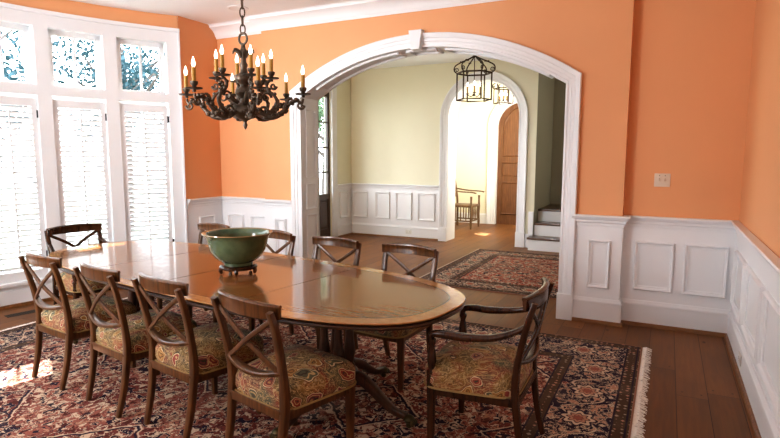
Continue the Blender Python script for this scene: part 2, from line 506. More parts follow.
# floor ------------------------------------------------------------
m = MB()
arc = [bow(A0 + (A1 - A0) * i / 24, BR + .05) for i in range(25)]
pts = [(XR + .1, YB), (XR + .1, YR + .1), (XL, YR + .1)] + [(p.x, p.y) for p in reversed(arc)] + [(XL, YB)]
m.face([m.b.verts.new((x, y, 0)) for x, y in pts])
m.quad((-5.7, YR + .1, 0), (1.6, YR + .1, 0), (1.6, 13, 0), (-5.7, 13, 0))
S(m.build('floor', M['floor'], smooth=0), 'wide brown pine plank floor running through both rooms', 'floor')
# ceiling
m = MB()
m.bx(-6.3, 1.7, YB - .1, YH, HC, HC + .12).bx(-5.75, 1.7, YH, YF + .4, HC, HC + .12).bx(-4.85, 1.7, YF + .4, 13, HC, HC + .12)
S(m.build('ceiling', M['ceiling'], smooth=0), 'smooth white ceiling above the dining table', 'ceiling')

# wall with the arched opening --------------------------------------
def slab_with_arch(x0, x1, y0, y1, z1, cx, hw, zs, za, n=28):
    """front, back faces and reveal of a wall with an arched opening"""
    m = MB(); A = arc_pts(cx, hw, zs, za, n)
    for y in (y0, y1):
        m.quad((x0, y, 0), (cx-hw, y, 0), (cx-hw, y, z1), (x0, y, z1))
        m.quad((cx+hw, y, 0), (x1, y, 0), (x1, y, z1), (cx+hw, y, z1))
        for (a, za_), (b, zb_) in zip(A, A[1:]): m.quad((a, y, za_), (b, y, zb_), (b, y, z1), (a, y, z1))
    m.quad((x0, y0, 0), (x0, y1, 0), (x0, y1, z1), (x0, y0, z1)); m.quad((x1, y0, 0), (x1, y1, 0), (x1, y1, z1), (x1, y0, z1))
    m.quad((x0, y0, z1), (x1, y0, z1), (x1, y1, z1), (x0, y1, z1))
    return m
wb = S(slab_with_arch(XPL, XPR, YA, YH - .012, HC, ACX, AHW + .004, ASP, AAP + .004).build('wall_back', M['orange'], smooth=0, recalc=False), 'orange wall pierced by the wide arched opening', 'wall')
wbl = S(MB().bx(-5.75, XPL, YR, YH - .012, 0, HC).build('wall_back_left', M['orange'], smooth=0), 'orange wall set back left of the arch by the window', 'wall')
wbr = S(MB().bx(XPR, 1.7, YR, YH - .012, 0, HC).build('wall_back_right', M['orange'], smooth=0), 'orange wall set back right of the arch with the switch', 'wall')
wr = S(MB().bx(XR, XR + .12, YB, YR, 0, HC).build('wall_right', M['orange'], smooth=0), 'orange wall along the right edge of the room', 'wall')
S(MB().bx(-6.2, XR + .12, YB - .12, YB, 0, HC).build('wall_front', M['orange'], smooth=0), 'orange wall behind the viewpoint', 'wall')
# left wall: flat ends and the bow (a skin above and below the windows)
pe, ps = bow(A1), bow(A0)
m = MB(); m.quad((XL, YR, 0), (pe.x, pe.y, 0), (pe.x, pe.y, HC), (XL, YR, HC)); m.quad((ps.x, ps.y, 0), (ps.x, YB, 0), (ps.x, YB, HC), (ps.x, ps.y, HC))
# outside skin keeps light from leaking at the corners
m.quad((XL - .5, YR + .3, 0), (pe.x - .15, pe.y, 0), (pe.x - .15, pe.y, HC), (XL - .5, YR + .3, HC))
wl = S(m.build('wall_left', M['orange'], smooth=0), 'narrow orange wall between the bow window and the corner', 'wall')
ZT0, ZT1 = 3.036, HC
def bow_band(z0, z1, a0, a1, r0, r1, n=48):
    m = MB(); rows = []
    for i in range(n + 1):
        a = a0 + (a1 - a0) * i / n
        rows.append([m.b.verts.new(bow(a, r, z)) for r, z in ((r0, z0), (r1, z0), (r1, z1), (r0, z1))])
    for A, B in zip(rows, rows[1:]):
        for j in range(4): m.face([A[j], A[(j+1) % 4], B[(j+1) % 4], B[j]])
    m.face(rows[0][::-1]); m.face(rows[-1]); return m
S(bow_band(ZT0 - .05, HC, A0, A1, BR + .02, BR + .14).build('wall_bow', M['orange']), 'curved orange wall band above the bow window', 'wall')

# ---- wainscot pieces
RAIL = [(0, ZR), (.055, ZR), (.06, ZR - .012), (.052, ZR - .02), (.045, ZR - .035), (.03, ZR - .045), (.028, ZR - .065), (.014, ZR - .075), (.012, ZR - .10), (0, ZR - .105)]
BASE = [(0, .235), (.012, .235), (.016, .222), (.026, .21), (.028, .195), (.022, .19), (.022, 0), (0, 0)]
SHOE = [(0, .032), (.012, .031), (.02, .022), (.024, .0), (0, 0)]
CROWN = [(0, HC - .155), (.012, HC - .155), (.018, HC - .135), (.03, HC - .125), (.04, HC - .10), (.07, HC - .065), (.11, HC - .04), (.125, HC - .035), (.13, HC - .015), (.15, HC), (0, HC)]
def run(path, prof, off=0.):
    """moulding along an (x, y) path; wall is on the left hand, room to the right"""
    m = MB(); P = [Vector((x, y)) for x, y in path]; n = len(P); rows = []
    for i, p in enumerate(P):
        def nrm(a, b): d = (b - a).normalized(); return Vector((d.y, -d.x))
        if i == 0: v = nrm(P[0], P[1])
        elif i == n - 1: v = nrm(P[-2], P[-1])
        else:
            a, b = nrm(P[i-1], p), nrm(p, P[i+1]); v = (a + b) / (1 + a.dot(b))
        rows.append([m.b.verts.new((p.x + v.x*(o + off), p.y + v.y*(o + off), z)) for o, z in prof])
    k = len(prof)
    for A, B in zip(rows, rows[1:]):
        for j in range(k): m.face([A[j], A[(j+1) % k], B[(j+1) % k], B[j]])
    m.face(rows[0][::-1]); m.face(rows[-1]); return m
CX0, CX1 = -4.035, -.756          # outer edges of the arch casing
left_path = [(pe.x, pe.y + .02), (XL, YR), (XPL, YR), (XPL, YA), (CX0 + .02, YA)]
right_path = [(CX1 - .02, YA), (XPR, YA), (XPR, YR), (XR, YR), (XR, YB)]
WAIN = [(0, .01), (.008, .01), (.008, ZR - .02), (0, ZR - .02)]
for nm, path, side in (('left', left_path, 'left of the arch'), ('right', right_path, 'right of the arch')):
    S(run(path, WAIN).build('wall_wainscot_' + nm, M['white'], smooth=0), 'white painted wainscot sheet ' + side, 'wainscot')
    S(run(path, RAIL, .006).build('trim_chair_rail_' + nm, M['white'], smooth=25), 'white moulded chair rail ' + side, 'chair rail')
    S(run(path, BASE, .006).build('baseboard_' + nm, M['white'], smooth=25), 'tall white baseboard ' + side, 'baseboard')
    S(run(path, SHOE, .027).build('trim_shoe_' + nm, M['shoe'], smooth=25), 'brown wooden shoe moulding ' + side, 'trim')
S(run([(XL - .1, YR), (XPL, YR), (XPL, YA), (XPR, YA), (XPR, YR), (XR, YR), (XR, YB)], CROWN).build('trim_crown', M['ceiling'], smooth=25), 'white crown moulding along the top of the orange wall', 'crown moulding')

def panel(u0, u1, z0, z1, w=.04, d=.03):
    """picture-frame moulding in the plane u,z; protrusion along -n (local y)"""
    m = MB(); prof = [(0, 0), (0, d * .6), (w * .2, d), (w * .45, d * .8), (w * .6, d * .45), (w, d * .3), (w, 0)]
    C = [(u0, z0, 1, 1), (u1, z0, -1, 1), (u1, z1, -1, -1), (u0, z1, 1, -1)]
    rows = [[m.b.verts.new((u + sx*o, -t, z + sz*o)) for o, t in prof] for u, z, sx, sz in C]
    k = len(prof)
    for i in range(4):
        A, B = rows[i], rows[(i+1) % 4]
        for j in range(k): m.face([A[j], A[(j+1) % k], B[(j+1) % k], B[j]])
    return m
pi = [0]
def place_panel(u0, u1, z0, z1, origin, rz, label, mat='white', w=.04, d=.03):
    o = panel(u0, u1, z0, z1, w, d).build('trim_panel', M[mat], smooth=25)
    o.location = origin; o.rotation_euler = (0, 0, rz)
    return S(o, label, 'wall panel')
ZP0, ZP1 = .335, .785
WF = .008
for u0, u1, nm in ((-.232, .09, 'below the light switch'), (.17, .505, 'beside the right-hand corner')):
    place_panel(u0, u1, ZP0, ZP1, (0, YR - WF, 0), 0, 'white raised panel frame ' + nm)
place_panel(-.625, -.43, ZP0, ZP1, (0, YA - WF, 0), 0, 'narrow white panel frame just right of the arch casing')
place_panel(-4.285, -4.115, ZP0, ZP1, (0, YA - WF, 0), 0, 'narrow white panel frame just left of the arch casing')
for u0, u1, nm in ((-5.14, -4.88, 'in the left corner'), (-4.765, -4.50, 'second from the left corner')):
    place_panel(u0, u1, ZP0, ZP1, (0, YR - WF, 0), 0, 'white panel frame on the back wall ' + nm)
# flat left wall panel (faces +x): local u -> -y
place_panel(-.13, .13, ZP0, ZP1, (XL + WF + .001, (pe.y + YR) / 2 + .02, 0), PI/2, 'white panel frame between window casing and corner')
yy = 5.27
for k, wd in enumerate((.62, .72, .72, .72, .72)):
    place_panel(-wd/2, wd/2, ZP0, ZP1, (XR - WF, yy - wd/2, 0), -PI/2, ('first', 'second', 'third', 'fourth', 'fifth')[k] + ' white panel frame from the corner on the right wall')
    yy -= wd + .1

# ---- arch casing, jamb and keystone
def casing(cx, hw, zs, za, prof, yplane, z0=0., n=28, sgn=-1):
    """moulding around an arched opening: prof of (outward offset, protrusion)"""
    A = [(cx - hw, z0)] + arc_pts(cx, hw, zs, za, n) + [(cx + hw, z0)]
    P = [Vector(a) for a in A]; m = MB(); rows = []
    for i, p in enumerate(P):
        def nrm(a, b): d = (b - a).normalized(); return Vector((-d.y, d.x))
        if i == 0: v = nrm(P[0], P[1])
        elif i == len(P) - 1: v = nrm(P[-2], P[-1])
        else:
            a, b = nrm(P[i-1], p), nrm(p, P[i+1]); v = (a + b) / (1 + a.dot(b))
        rows.append([m.b.verts.new((p.x + v.x*o, yplane + sgn*t, p.y + v.y*o)) for o, t in prof])
    k = len(prof)
    for A_, B_ in zip(rows, rows[1:]):
        for j in range(k): m.face([A_[j], A_[(j+1) % k], B_[(j+1) % k], B_[j]])
    m.face(rows[0][::-1]); m.face(rows[-1]); return m
CAS = [(0, 0), (0, .018), (.02, .022), (.026, .016), (.05, .018), (.056, .026), (.085, .028), (.092, .036), (.11, .042), (.13, .048), (.137, .042), (.137, 0)]
S(casing(ACX, AHW, ASP, AAP, CAS, YA).build('trim_arch_casing', M['white'], smooth=25), 'white moulded casing framing the wide arch', 'trim')
S(casing(ACX, AHW, ASP, AAP, CAS, YH - .014, sgn=1).build('trim_arch_casing_hall', M['white'], smooth=25), 'white casing on the hall side of the wide arch', 'trim')
m = MB()
for xx in (ACX - AHW - .0685, ACX + AHW + .0685): m.bx(xx - .074, xx + .074, YA - .052, YA, 0, .25, .004)
S(m.build('trim_plinth', M['white']), 'white plinth blocks at the foot of the arch casing', 'trim')
m = MB(); A = [(ACX - AHW, 0.)] + arc_pts(ACX, AHW, ASP, AAP) + [(ACX + AHW, 0.)]
for (a, za_), (b, zb_) in zip(A, A[1:]): m.quad((a, YA - .005, za_), (b, YA - .005, zb_), (b, YH, zb_), (a, YH, za_))
S(m.build('trim_arch_jamb', M['white'], smooth=40), 'white reveal lining the inside of the wide arch', 'trim')
m = MB(); m.prism([(ACX - .052, AAP - .03), (ACX + .046, AAP - .03), (ACX + .07, AAP + .165), (ACX - .078, AAP + .165)], YA - .085, YA - .005)
S(m.build('trim_keystone', M['white'], smooth=0, bevel=.004), 'white tapered keystone at the crown of the wide arch', 'keystone')
# raised panels on the jamb reveal
for side, x0, rz in (('left', ACX - AHW + .001, PI/2), ('right', ACX + AHW - .001, -PI/2)):
    for k, (z0, z1) in enumerate(((.30, .84), (.905, 1.215), (1.285, 2.10))):
        place_panel(-.105, .105, z0, z1, (x0, (YA + YH) / 2 - .0, 0), rz, ('lower', 'middle', 'tall upper')[k] + ' white panel frame on the %s arch reveal' % side, w=.028, d=.014)
def soffit_panel(x0, x1):
    R = (AHW**2 + (AAP-ASP)**2) / (2*(AAP-ASP)); zc = AAP - R
    m = MB(); prof = rrect(.028, .028, .2, 1)
    a0, a1 = math.asin((x0-ACX)/R), math.asin((x1-ACX)/R)
    P = lambda a, y: Vector((ACX + (R-.008)*math.sin(a), y, zc + (R-.008)*math.cos(a)))
    y0, y1 = (YA+YH)/2 - .105, (YA+YH)/2 + .105
    loop = [P(a0 + (a1-a0)*i/14, y0) for i in range(15)] 
    m.sweep(loop, prof, up=(0, 1, 0)); m.sweep([P(a0 + (a1-a0)*i/14, y1) for i in range(15)], prof, up=(0, 1, 0))
    for a in (a0, a1): m.sweep([P(a, y0), P(a, y1)], prof)
    return m
for k, (x0, x1) in enumerate(((-3.7, -2.66), (-2.54, -2.22), (-2.10, -1.06))):
    S(soffit_panel(x0, x1).build('trim_soffit_panel', M['white']), ('left', 'small central', 'right')[k] + ' white panel frame under the arch soffit', 'trim')

# ---- light switch and outlet
sw = thing('light_switch', 'square beige double light switch on the orange wall', 'light switch', (-.04, YR, 1.345))
MB().box((0, -.004, 0), (.128, .008, .118), .003).build('switch_plate', M['plate'], sw)
for s in (-1, 1):
    MB().box((s*.023, -.012, .004), (.010, .02, .022), .002, Matrix.Rotation(.5, 3, 'X')).build('toggle', M['plate'], sw)
    MB().lathe([(.004, 0), (.003, .0015), (0, .002)], n=8).build('screw', M['vent'], sw).matrix_local = Matrix.Translation((s*.023, -.008, .04)) @ Matrix.Rotation(PI/2, 4, 'X')
def outlet(label, loc, rz):
    o = thing('wall_outlet', label, 'outlet', loc, rz)
    MB().box((0, -.004, 0), (.12, .008, .075), .003).build('outlet_plate', M['outlet'], o)
    for s in (-1, 1):
        r = MB().box((s*.027, -.009, 0), (.036, .004, .032), .0015).build('receptacle', M['outlet'], o)
        mm = MB()
        for dz in (-.006, .006): mm.box((s*.027, -.0112, dz), (.009, .001, .003))
        mm.build('slot', M['dark'], r)
outlet('white outlet in the baseboard of the right wall', (XR - .028, 4.47, .125), -PI/2)
outlet('white outlet low on the hall wall under the panels', (-4.31, 9.31 - .028, .125), 0)

# ------------------------------------------------------------------ bow window
PITCH = 9.35
ZS, ZSH, ZTR0, ZTR1 = .245, 2.145, 2.275, 2.872
# continuous parts: apron, sill, transom bar, head casing
S(bow_band(0, ZS - .03, A0, A1, BR, BR + .14).build('wall_bow_apron', M['white']), 'white curved panel below the bow window sill', 'wall')
S(bow_band(ZS - .03, ZS, A0, A1, BR - .045, BR + .14).build('trim_sill', M['white']), 'white curved sill of the bow window', 'sill')
S(bow_band(0, .17, A0, A1, BR - .022, BR).build('baseboard_bow', M['white']), 'white curved baseboard under the bow window', 'baseboard')
S(bow_band(0, .03, A0, A1, BR - .045, BR - .022).build('trim_shoe_bow', M['shoe']), 'brown shoe moulding along the bow window wall', 'trim')
S(bow_band(ZTR1, ZT0 - .03, A0, A1, BR, BR + .14).build('trim_head', M['white']), 'wide white head casing over the bow window', 'trim')
S(bow_band(ZT0 - .04, ZT0, A0, A1 + .15, BR - .03, BR + .14).build('trim_head_cap', M['white']), 'white moulded cap edge along the bow window head', 'trim')
S(bow_band(ZSH + .03, ZTR0, A0, A1, BR, BR + .14).build('trim_transom', M['white']), 'white transom bar between shutters and upper panes', 'trim')
centers = [29.3 - PITCH*k for k in range(7)]
HALF = 3.72
def bow_box(m, a0, a1, r0, r1, z0, z1):
    n = 3; rows = []
    for i in range(n+1):
        a = a0 + (a1-a0)*i/n; rows.append([m.b.verts.new(bow(a, r, z)) for r, z in ((r0, z0), (r1, z0), (r1, z1), (r0, z1))])
    for A, B in zip(rows, rows[1:]):
        for j in range(4): m.face([A[j], A[(j+1) % 4], B[(j+1) % 4], B[j]])
    m.face(rows[0][::-1]); m.face(rows[-1])
stiles = [(A1 - 1.95, A1)] + [(centers[k+1] + HALF, centers[k] - HALF) for k in range(6)] + [(A0, centers[6] - HALF)]
for k, (a0, a1) in enumerate(stiles):
    m = MB(); bow_box(m, a0, a1, BR, BR + .14, ZS, ZTR1)
    S(m.build('trim_mullion', M['white']), ('end', 'first', 'second', 'third', 'fourth', 'fifth', 'sixth', 'far end')[k] + ' white upright of the bow window counted from the corner', 'mullion')
m = MB(); bow_box(m, A1 - .15, A1 + .12, BR - .03, BR + .02, .0, ZT0)
S(m.build('trim_casing_edge', M['white']), 'white outer edge moulding of the bow window casing', 'trim')
ORD = ('first', 'second', 'third', 'fourth', 'fifth', 'sixth', 'seventh')
def louvers(w, z0, z1, x0, x1):
    m = MB(); n = round((z1 - z0) / .0545); st = (z1 - z0) / n
    prof = [(-.031, -.0), (-.02, .004), (0, .0055), (.02, .004), (.031, 0), (.02, -.004), (0, -.0055), (-.02, -.004)]
    rot = math.radians(-42)
    pr = [(a*math.cos(rot) - b*math.sin(rot), a*math.sin(rot) + b*math.cos(rot)) for a, b in prof]
    for i in range(n):
        z = z0 + st*(i + .5)
        A = [m.b.verts.new((x0, a, z + b)) for a, b in pr]; B = [m.b.verts.new((x1, a, z + b)) for a, b in pr]
        for j in range(8): m.face([A[j], A[(j+1) % 8], B[(j+1) % 8], B[j]])
        m.face(A[::-1]); m.face(B)
    return m
hw0 = BR * math.sin(math.radians(HALF))     # half width of a bay
def window_bay(k):
    a = centers[k]; p = bow(a, BR)
    # local frame: x along the wall, y outward (away from the room)
    rz = -math.radians(a) + PI/2
    w = thing('window_%d' % (k + 1), ORD[k] + ' bay of the white bow window counted from the corner', 'window', (p.x, p.y, 0), rz, None, 'structure')
    # transom sash set back with two panes
    m = MB(); t = .055; yo = .09
    z0, z1 = ZTR0, ZTR1
    for x0, x1, q0, q1 in ((-hw0, -hw0 + t, z0, z1), (hw0 - t, hw0, z0, z1), (-hw0, hw0, z0, z0 + .03), (-hw0, hw0, z1 - t, z1)): m.bx(x0, x1, yo, yo + .045, q0, q1)
    fr = m.build('transom_sash', M['white'], w, smooth=0, bevel=.003)
    MB().bx(-.012, .012, yo + .008, yo + .04, z0 + .02, z1 - t).build('muntin', M['white'], fr, smooth=0)
    for s in (-1, 1):
        x0, x1 = (-hw0 + t, -.01) if s < 0 else (.01, hw0 - t)
        MB().quad((x0, yo + .025, z0 + .02), (x1, yo + .025, z0 + .02), (x1, yo + .025, z1 - t), (x0, yo + .025, z1 - t)).build('pane', M['glass'], fr, smooth=0)
    # lower sash behind the shutter
    m = MB(); yo = .105
    for x0, x1, q0, q1 in ((-hw0, -hw0 + .04, ZS, ZSH), (hw0 - .04, hw0, ZS, ZSH), (-hw0, hw0, ZS, ZS + .05), (-hw0, hw0, ZSH - .01, ZSH + .03)): m.bx(x0, x1, yo, yo + .03, q0, q1)
    ls = m.build('lower_sash', M['white'], w, smooth=0)
    MB().quad((-hw0 + .03, yo + .02, ZS + .03), (hw0 - .03, yo + .02, ZS + .03), (hw0 - .03, yo + .02, ZSH), (-hw0 + .03, yo + .02, ZSH)).build('pane', M['glass'], ls, smooth=0)
    # plantation shutter
    m = MB(); q = .052; zt = ZSH - .008; yo = .02
    xs = hw0 - .004
    for x0, x1, q0, q1 in ((-xs, -xs + q, ZS + .004, zt), (xs - q, xs, ZS + .004, zt), (-xs + q, xs - q, ZS + .004, ZS + .10), (-xs + q, xs - q, zt - .085, zt)): m.bx(x0, x1, yo, yo + .032, q0, q1)
    sh = m.build('shutter', M['white'], w, smooth=0, bevel=.003)
    lv = louvers(0, ZS + .104, zt - .088, -xs + q - .004, xs - q + .004).build('louvers', M['white'], sh, smooth=40); lv.location = (0, yo + .016, 0)
    MB().bx(-.007, .007, yo - .018, yo - .006, ZS + .13, zt - .11, .002).build('tilt_rod', M['white'], sh)
    for hz in (ZS + .25, zt - .16):
        MB().bx(xs - .008, xs + .012, yo - .008, yo + .006, hz - .04, hz + .04, .002).build('hinge', M['hinge'], sh)
    return w
for k in range(7): window_bay(k)

# ------------------------------------------------------------------ hall

FCX, FHW, FSP, FAP = -2.915, .635, 2.22, 2.855     # far arch
m = slab_with_arch(-5.9, -1.985, YF, YF + .4, HC, FCX, FHW + .004, FSP, FAP + .004)
S(m.build('wall_hall_far', M['cream'], smooth=0, recalc=False), 'pale yellow hall wall around the tall narrow arch', 'wall')
m = MB()
D0, D1, DZ = 5.95, 8.60, 2.78         # front door unit in the hall's left wall
m.bx(XH - .16, XH, YH - .1, D0, 0, HC); m.bx(XH - .16, XH, D1, YF, 0, HC); m.bx(XH - .16, XH, D0, D1, DZ, HC)
S(m.build('wall_hall_left', M['cream'], smooth=0), 'pale yellow hall wall beside the front door', 'wall')
S(MB().bx(1.5, 1.6, YH, 13, 0, HC).build('wall_hall_right', M['cream'], smooth=0), 'pale hall wall hidden beyond the arch', 'wall')
S(slab_with_arch(XPL - .01, XPR + .01, YH - .0115, YH, HC, ACX, AHW + .002, ASP, AAP + .002).build('wall_hall_near', M['cream'], smooth=0, recalc=False), 'hall side of the arch wall', 'wall')
hp = [(XH, D1 + .17), (XH, YF), (FCX - FHW - .16, YF)]
hp2 = [(FCX + FHW + .16, YF), (-2.075, YF)]
S(run(hp, WAIN).build('wall_wainscot_hall', M['white'], smooth=0), 'white wainscot sheet in the hall corner', 'wainscot')
S(run(hp, RAIL, .006).build('trim_chair_rail_hall', M['white'], smooth=25), 'white chair rail in the hall', 'chair rail')
S(run(hp, BASE, .006).build('baseboard_hall', M['white'], smooth=25), 'white baseboard in the hall corner', 'baseboard')
S(run(hp, SHOE, .027).build('trim_shoe_hall', M['shoe'], smooth=25), 'brown shoe moulding in the hall corner', 'trim')
S(run(hp2, BASE, .0).build('baseboard_hall_arch', M['white'], smooth=25), 'short white baseboard between narrow arch and stairs', 'baseboard')
for k, (u0, u1) in enumerate(((-5.535, -5.20), (-5.03, -4.715), (-4.59, -4.25), (-4.13, -3.785))):
    place_panel(u0, u1, .352, .862, (0, YF - WF, 0), 0, ORD[k] + ' white panel frame from the hall corner')
place_panel(-.16, .16, .352, .862, (XH + WF, 9.02, 0), PI/2, 'white panel frame between front door casing and hall corner')
CAS2 = [(o*1.1, t) for o, t in CAS]
S(casing(FCX, FHW, FSP, FAP, CAS2, YF, n=30).build('trim_narrow_arch_casing', M['white'], smooth=25), 'white casing around the narrow round-headed hall arch', 'trim')
m = MB(); A = [(FCX - FHW, 0.)] + arc_pts(FCX, FHW, FSP, FAP - .0001, 30) + [(FCX + FHW, 0.)]
for (a, za_), (b, zb_) in zip(A, A[1:]): m.quad((a, YF - .005, za_), (b, YF - .005, zb_), (b, YF + .41, zb_), (a, YF + .41, za_))
S(m.build('trim_narrow_arch_jamb', M['white'], smooth=40), 'white reveal inside the narrow hall arch', 'trim')
m = MB()
for xx in (FCX - FHW - .075, FCX + FHW + .075): m.bx(xx - .08, xx + .08, YF - .052, YF, 0, .26, .004)
S(m.build('trim_narrow_arch_plinth', M['white']), 'white plinth blocks of the narrow hall arch', 'trim')
# front door: dark glazed leaf with sidelight, in the left wall
fd = thing('door_1', 'dark wooden front door with glass panes in the hall', 'door', (XH - .06, 0, 0), 0, None, 'structure')
def glazed(y0, y1, zb, muntins, nm):
    m = MB(); st = .11 if nm == 'door_leaf' else .07
    m.bx(-.025, .025, y0, y0 + st, 0, DZ - .02); m.bx(-.025, .025, y1 - st, y1, 0, DZ - .02)
    m.bx(-.025, .025, y0 + st, y1 - st, 0, .2); m.bx(-.025, .025, y0 + st, y1 - st, zb - .1, zb); m.bx(-.025, .025, y0 + st, y1 - st, DZ - .16, DZ - .02)
    m.bx(-.012, .012, y0 + st, y1 - st, .2, zb - .1); m.bx(-.022, .022, y0 + st + .05, y1 - st - .05, .25, zb - .15, .008)
    lf = m.build(nm, M['frontdoor'], fd, smooth=0, bevel=.003)
    mm = MB()
    for z in muntins: mm.bx(-.018, .018, y0 + st, y1 - st, z - .014, z + .014)
    if y1 - y0 > .6: mm.bx(-.018, .018, (y0+y1)/2 - .012, (y0+y1)/2 + .012, zb, DZ - .16)
    mm.build('muntin', M['frontdoor'], lf, smooth=0)
    MB().quad((0, y0 + st, zb), (0, y1 - st, zb), (0, y1 - st, DZ - .16), (0, y0 + st, DZ - .16)).build('pane', M['glass'], lf, smooth=0)
    return lf
MU = (1.25, 1.70, 2.16)
glazed(8.10, 8.60, .85, MU, 'sidelight'); glazed(5.95, 6.45, .85, MU, 'sidelight')
lf = glazed(6.50, 8.05, .85, MU, 'door_leaf')
MB().ball((.06, 6.68, 1.0), .028).build('door_knob', M['brass'], lf)
m = MB()
m.bx(XH - .01, XH + .025, D1, D1 + .165, 0, DZ + .15, .004); m.bx(XH - .01, XH + .025, D0 - .165, D0, 0, DZ + .15, .004); m.bx(XH - .01, XH + .025, D0, D1, DZ, DZ + .15, .004)
S(m.build('trim_front_door_casing', M['white']), 'white casing around the dark front door', 'trim')

# vestibule behind the narrow arch
VY, VX0, VX1 = 12.2, -4.75, -2.16
VZ = 3.0
S(MB().bx(VX0 - .1, VX0, YF + .4, VY, 0, 1.7).bx(VX0 - .1, VX0, YF + .4, VY, 2.2, HC).bx(VX0 - .1, VX0, YF + .4, 11.2, 1.7, 2.2).bx(VX0 - .1, VX0, 11.6, VY, 1.7, 2.2).build('wall_vestibule_left', M['vestibule'], smooth=0), 'sunlit cream side wall of the vestibule', 'wall')
DCX, DHW, DSP, DAP = -2.95, .53, 2.22, 2.74
m = slab_with_arch(VX0 - .1, VX1 + .1, VY, VY + .22, HC, DCX, DHW + .004, DSP, DAP + .004)
S(m.build('wall_vestibule_back', M['vestibule'], smooth=0, recalc=False), 'bright cream wall around the arched wooden door', 'wall')
S(MB().bx(VX1, VX1 + .1, YF + .4, VY, 0, HC).build('wall_vestibule_right', M['vestibule'], smooth=0), 'cream right-hand wall of the vestibule', 'wall')
CAS3 = [(o*1.45, t*1.1) for o, t in CAS]
S(casing(DCX, DHW, DSP, DAP - .0001, CAS3, VY, n=30).build('trim_door_casing', M['white'], smooth=25), 'white round-headed casing of the arched wooden door', 'trim')
m = MB(); A = [(DCX - DHW, 0.)] + arc_pts(DCX, DHW, DSP, DAP - .0001, 30) + [(DCX + DHW, 0.)]
for (a, za_), (b, zb_) in zip(A, A[1:]): m.quad((a, VY - .005, za_), (b, VY - .005, zb_), (b, VY + .2, zb_), (a, VY + .2, za_))
S(m.build('trim_door_jamb', M['white'], smooth=40), 'white reveal of the arched wooden door', 'trim')
S(run([(VX0, YF + .4), (VX0, VY), (DCX - DHW - .2, VY)], BASE).build('baseboard_vestibule', M['white'], smooth=25), 'white baseboard in the bright vestibule', 'baseboard')
ad = thing('door_2', 'arched wooden door at the far end of the vestibule', 'door', (DCX, VY + .1, 0), 0, None, 'structure')
m = MB(); m.prism([(-DHW, 0), (DHW, 0)] + [(x - DCX, z) for x, z in reversed(arc_pts(DCX, DHW, DSP, DAP, 24))], 0, .045)
m.build('door_leaf', M['archdoor'], ad, smooth=0)
def ring_frame(poly, w, y):
    m = MB(); c = Vector((sum(p[0] for p in poly)/len(poly), sum(p[1] for p in poly)/len(poly)))
    P = [Vector(p) for p in poly]; Q = [p + (c - p).normalized()*w for p in P]; n = len(P); R_ = []
    for p, q in zip(P, Q): R_.append([m.b.verts.new((p.x, y, p.y)), m.b.verts.new(((p.x+q.x)/2, y - .018, (p.y+q.y)/2)), m.b.verts.new((q.x, y, q.y))])
    for i in range(n):
        A, B = R_[i], R_[(i+1) % n]
        for j in range(2): m.face([A[j], A[j+1], B[j+1], B[j]])
    return m
for sx in (-1, 1):
    for z0, z1 in ((.22, .98), (1.10, 1.42)):
        x0, x1 = (-DHW + .1, -.05) if sx < 0 else (.05, DHW - .1)
        ring_frame([(x0, z0), (x1, z0), (x1, z1), (x0, z1)], .05, -.001).build('door_panel', M['archdoor'], ad, smooth=20)
    up = [(x*.78, 1.54 + (z - 1.54)*.93) for x, z in ((x - DCX, z) for x, z in arc_pts(DCX, DHW, DSP, DAP, 24)) if x*sx >= .03]
    xs_ = [p[0] for p in up]
    poly = up + ([(sx*.05, 1.54), (-DHW*.78, 1.54)] if sx < 0 else [(DHW*.78, 1.54), (sx*.05, 1.54)])
    ring_frame(poly, .05, -.001).build('door_panel', M['archdoor'], ad, smooth=20)
MB().ball((DHW - .06, -.05, 1.02), .028).build('door_knob', M['brass'], ad)

# stairs rising away on the right of the hall
st = thing('staircase', 'white-riser staircase with dark wooden treads right of the narrow arch', 'staircase', (-1.98, 9.02, 0), 0, None)
SX1 = 1.9
for i in range(3):
    z = .215*(i + 1); y = .28*i; x0 = -.05 if i == 0 else .004
    MB().bx(0.004, SX1, y + .025, y + .05, .215*i, z - .035).build('riser', M['white'], st, smooth=0)
    MB().bx(x0, SX1, y, y + (.285 if i < 2 else 1.1), z - .035, z, .008).build('tread', M['tread'], st)
MB().bx(-.03, .004, .025, .28, 0, .178).build('stringer_block', M['white'], st, smooth=0)
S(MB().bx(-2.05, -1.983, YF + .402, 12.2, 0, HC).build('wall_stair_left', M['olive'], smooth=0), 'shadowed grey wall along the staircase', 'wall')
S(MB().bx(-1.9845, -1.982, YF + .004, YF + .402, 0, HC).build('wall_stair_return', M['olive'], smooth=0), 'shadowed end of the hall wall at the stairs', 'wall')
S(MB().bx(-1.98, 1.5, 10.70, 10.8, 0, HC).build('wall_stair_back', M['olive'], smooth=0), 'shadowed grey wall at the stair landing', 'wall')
S(MB().bx(-1.98, 1.5, 10.675, 10.70, .645, .92).build('baseboard_stair', M['olive'], smooth=0, bevel=.006), 'grey skirting board at the stair landing', 'baseboard')
S(MB().bx(-2.07, -1.985, YF - .045, YF, 0, .62, .006).build('trim_stair_skirt', M['white']), 'white skirt block where the stairs meet the wall', 'trim')

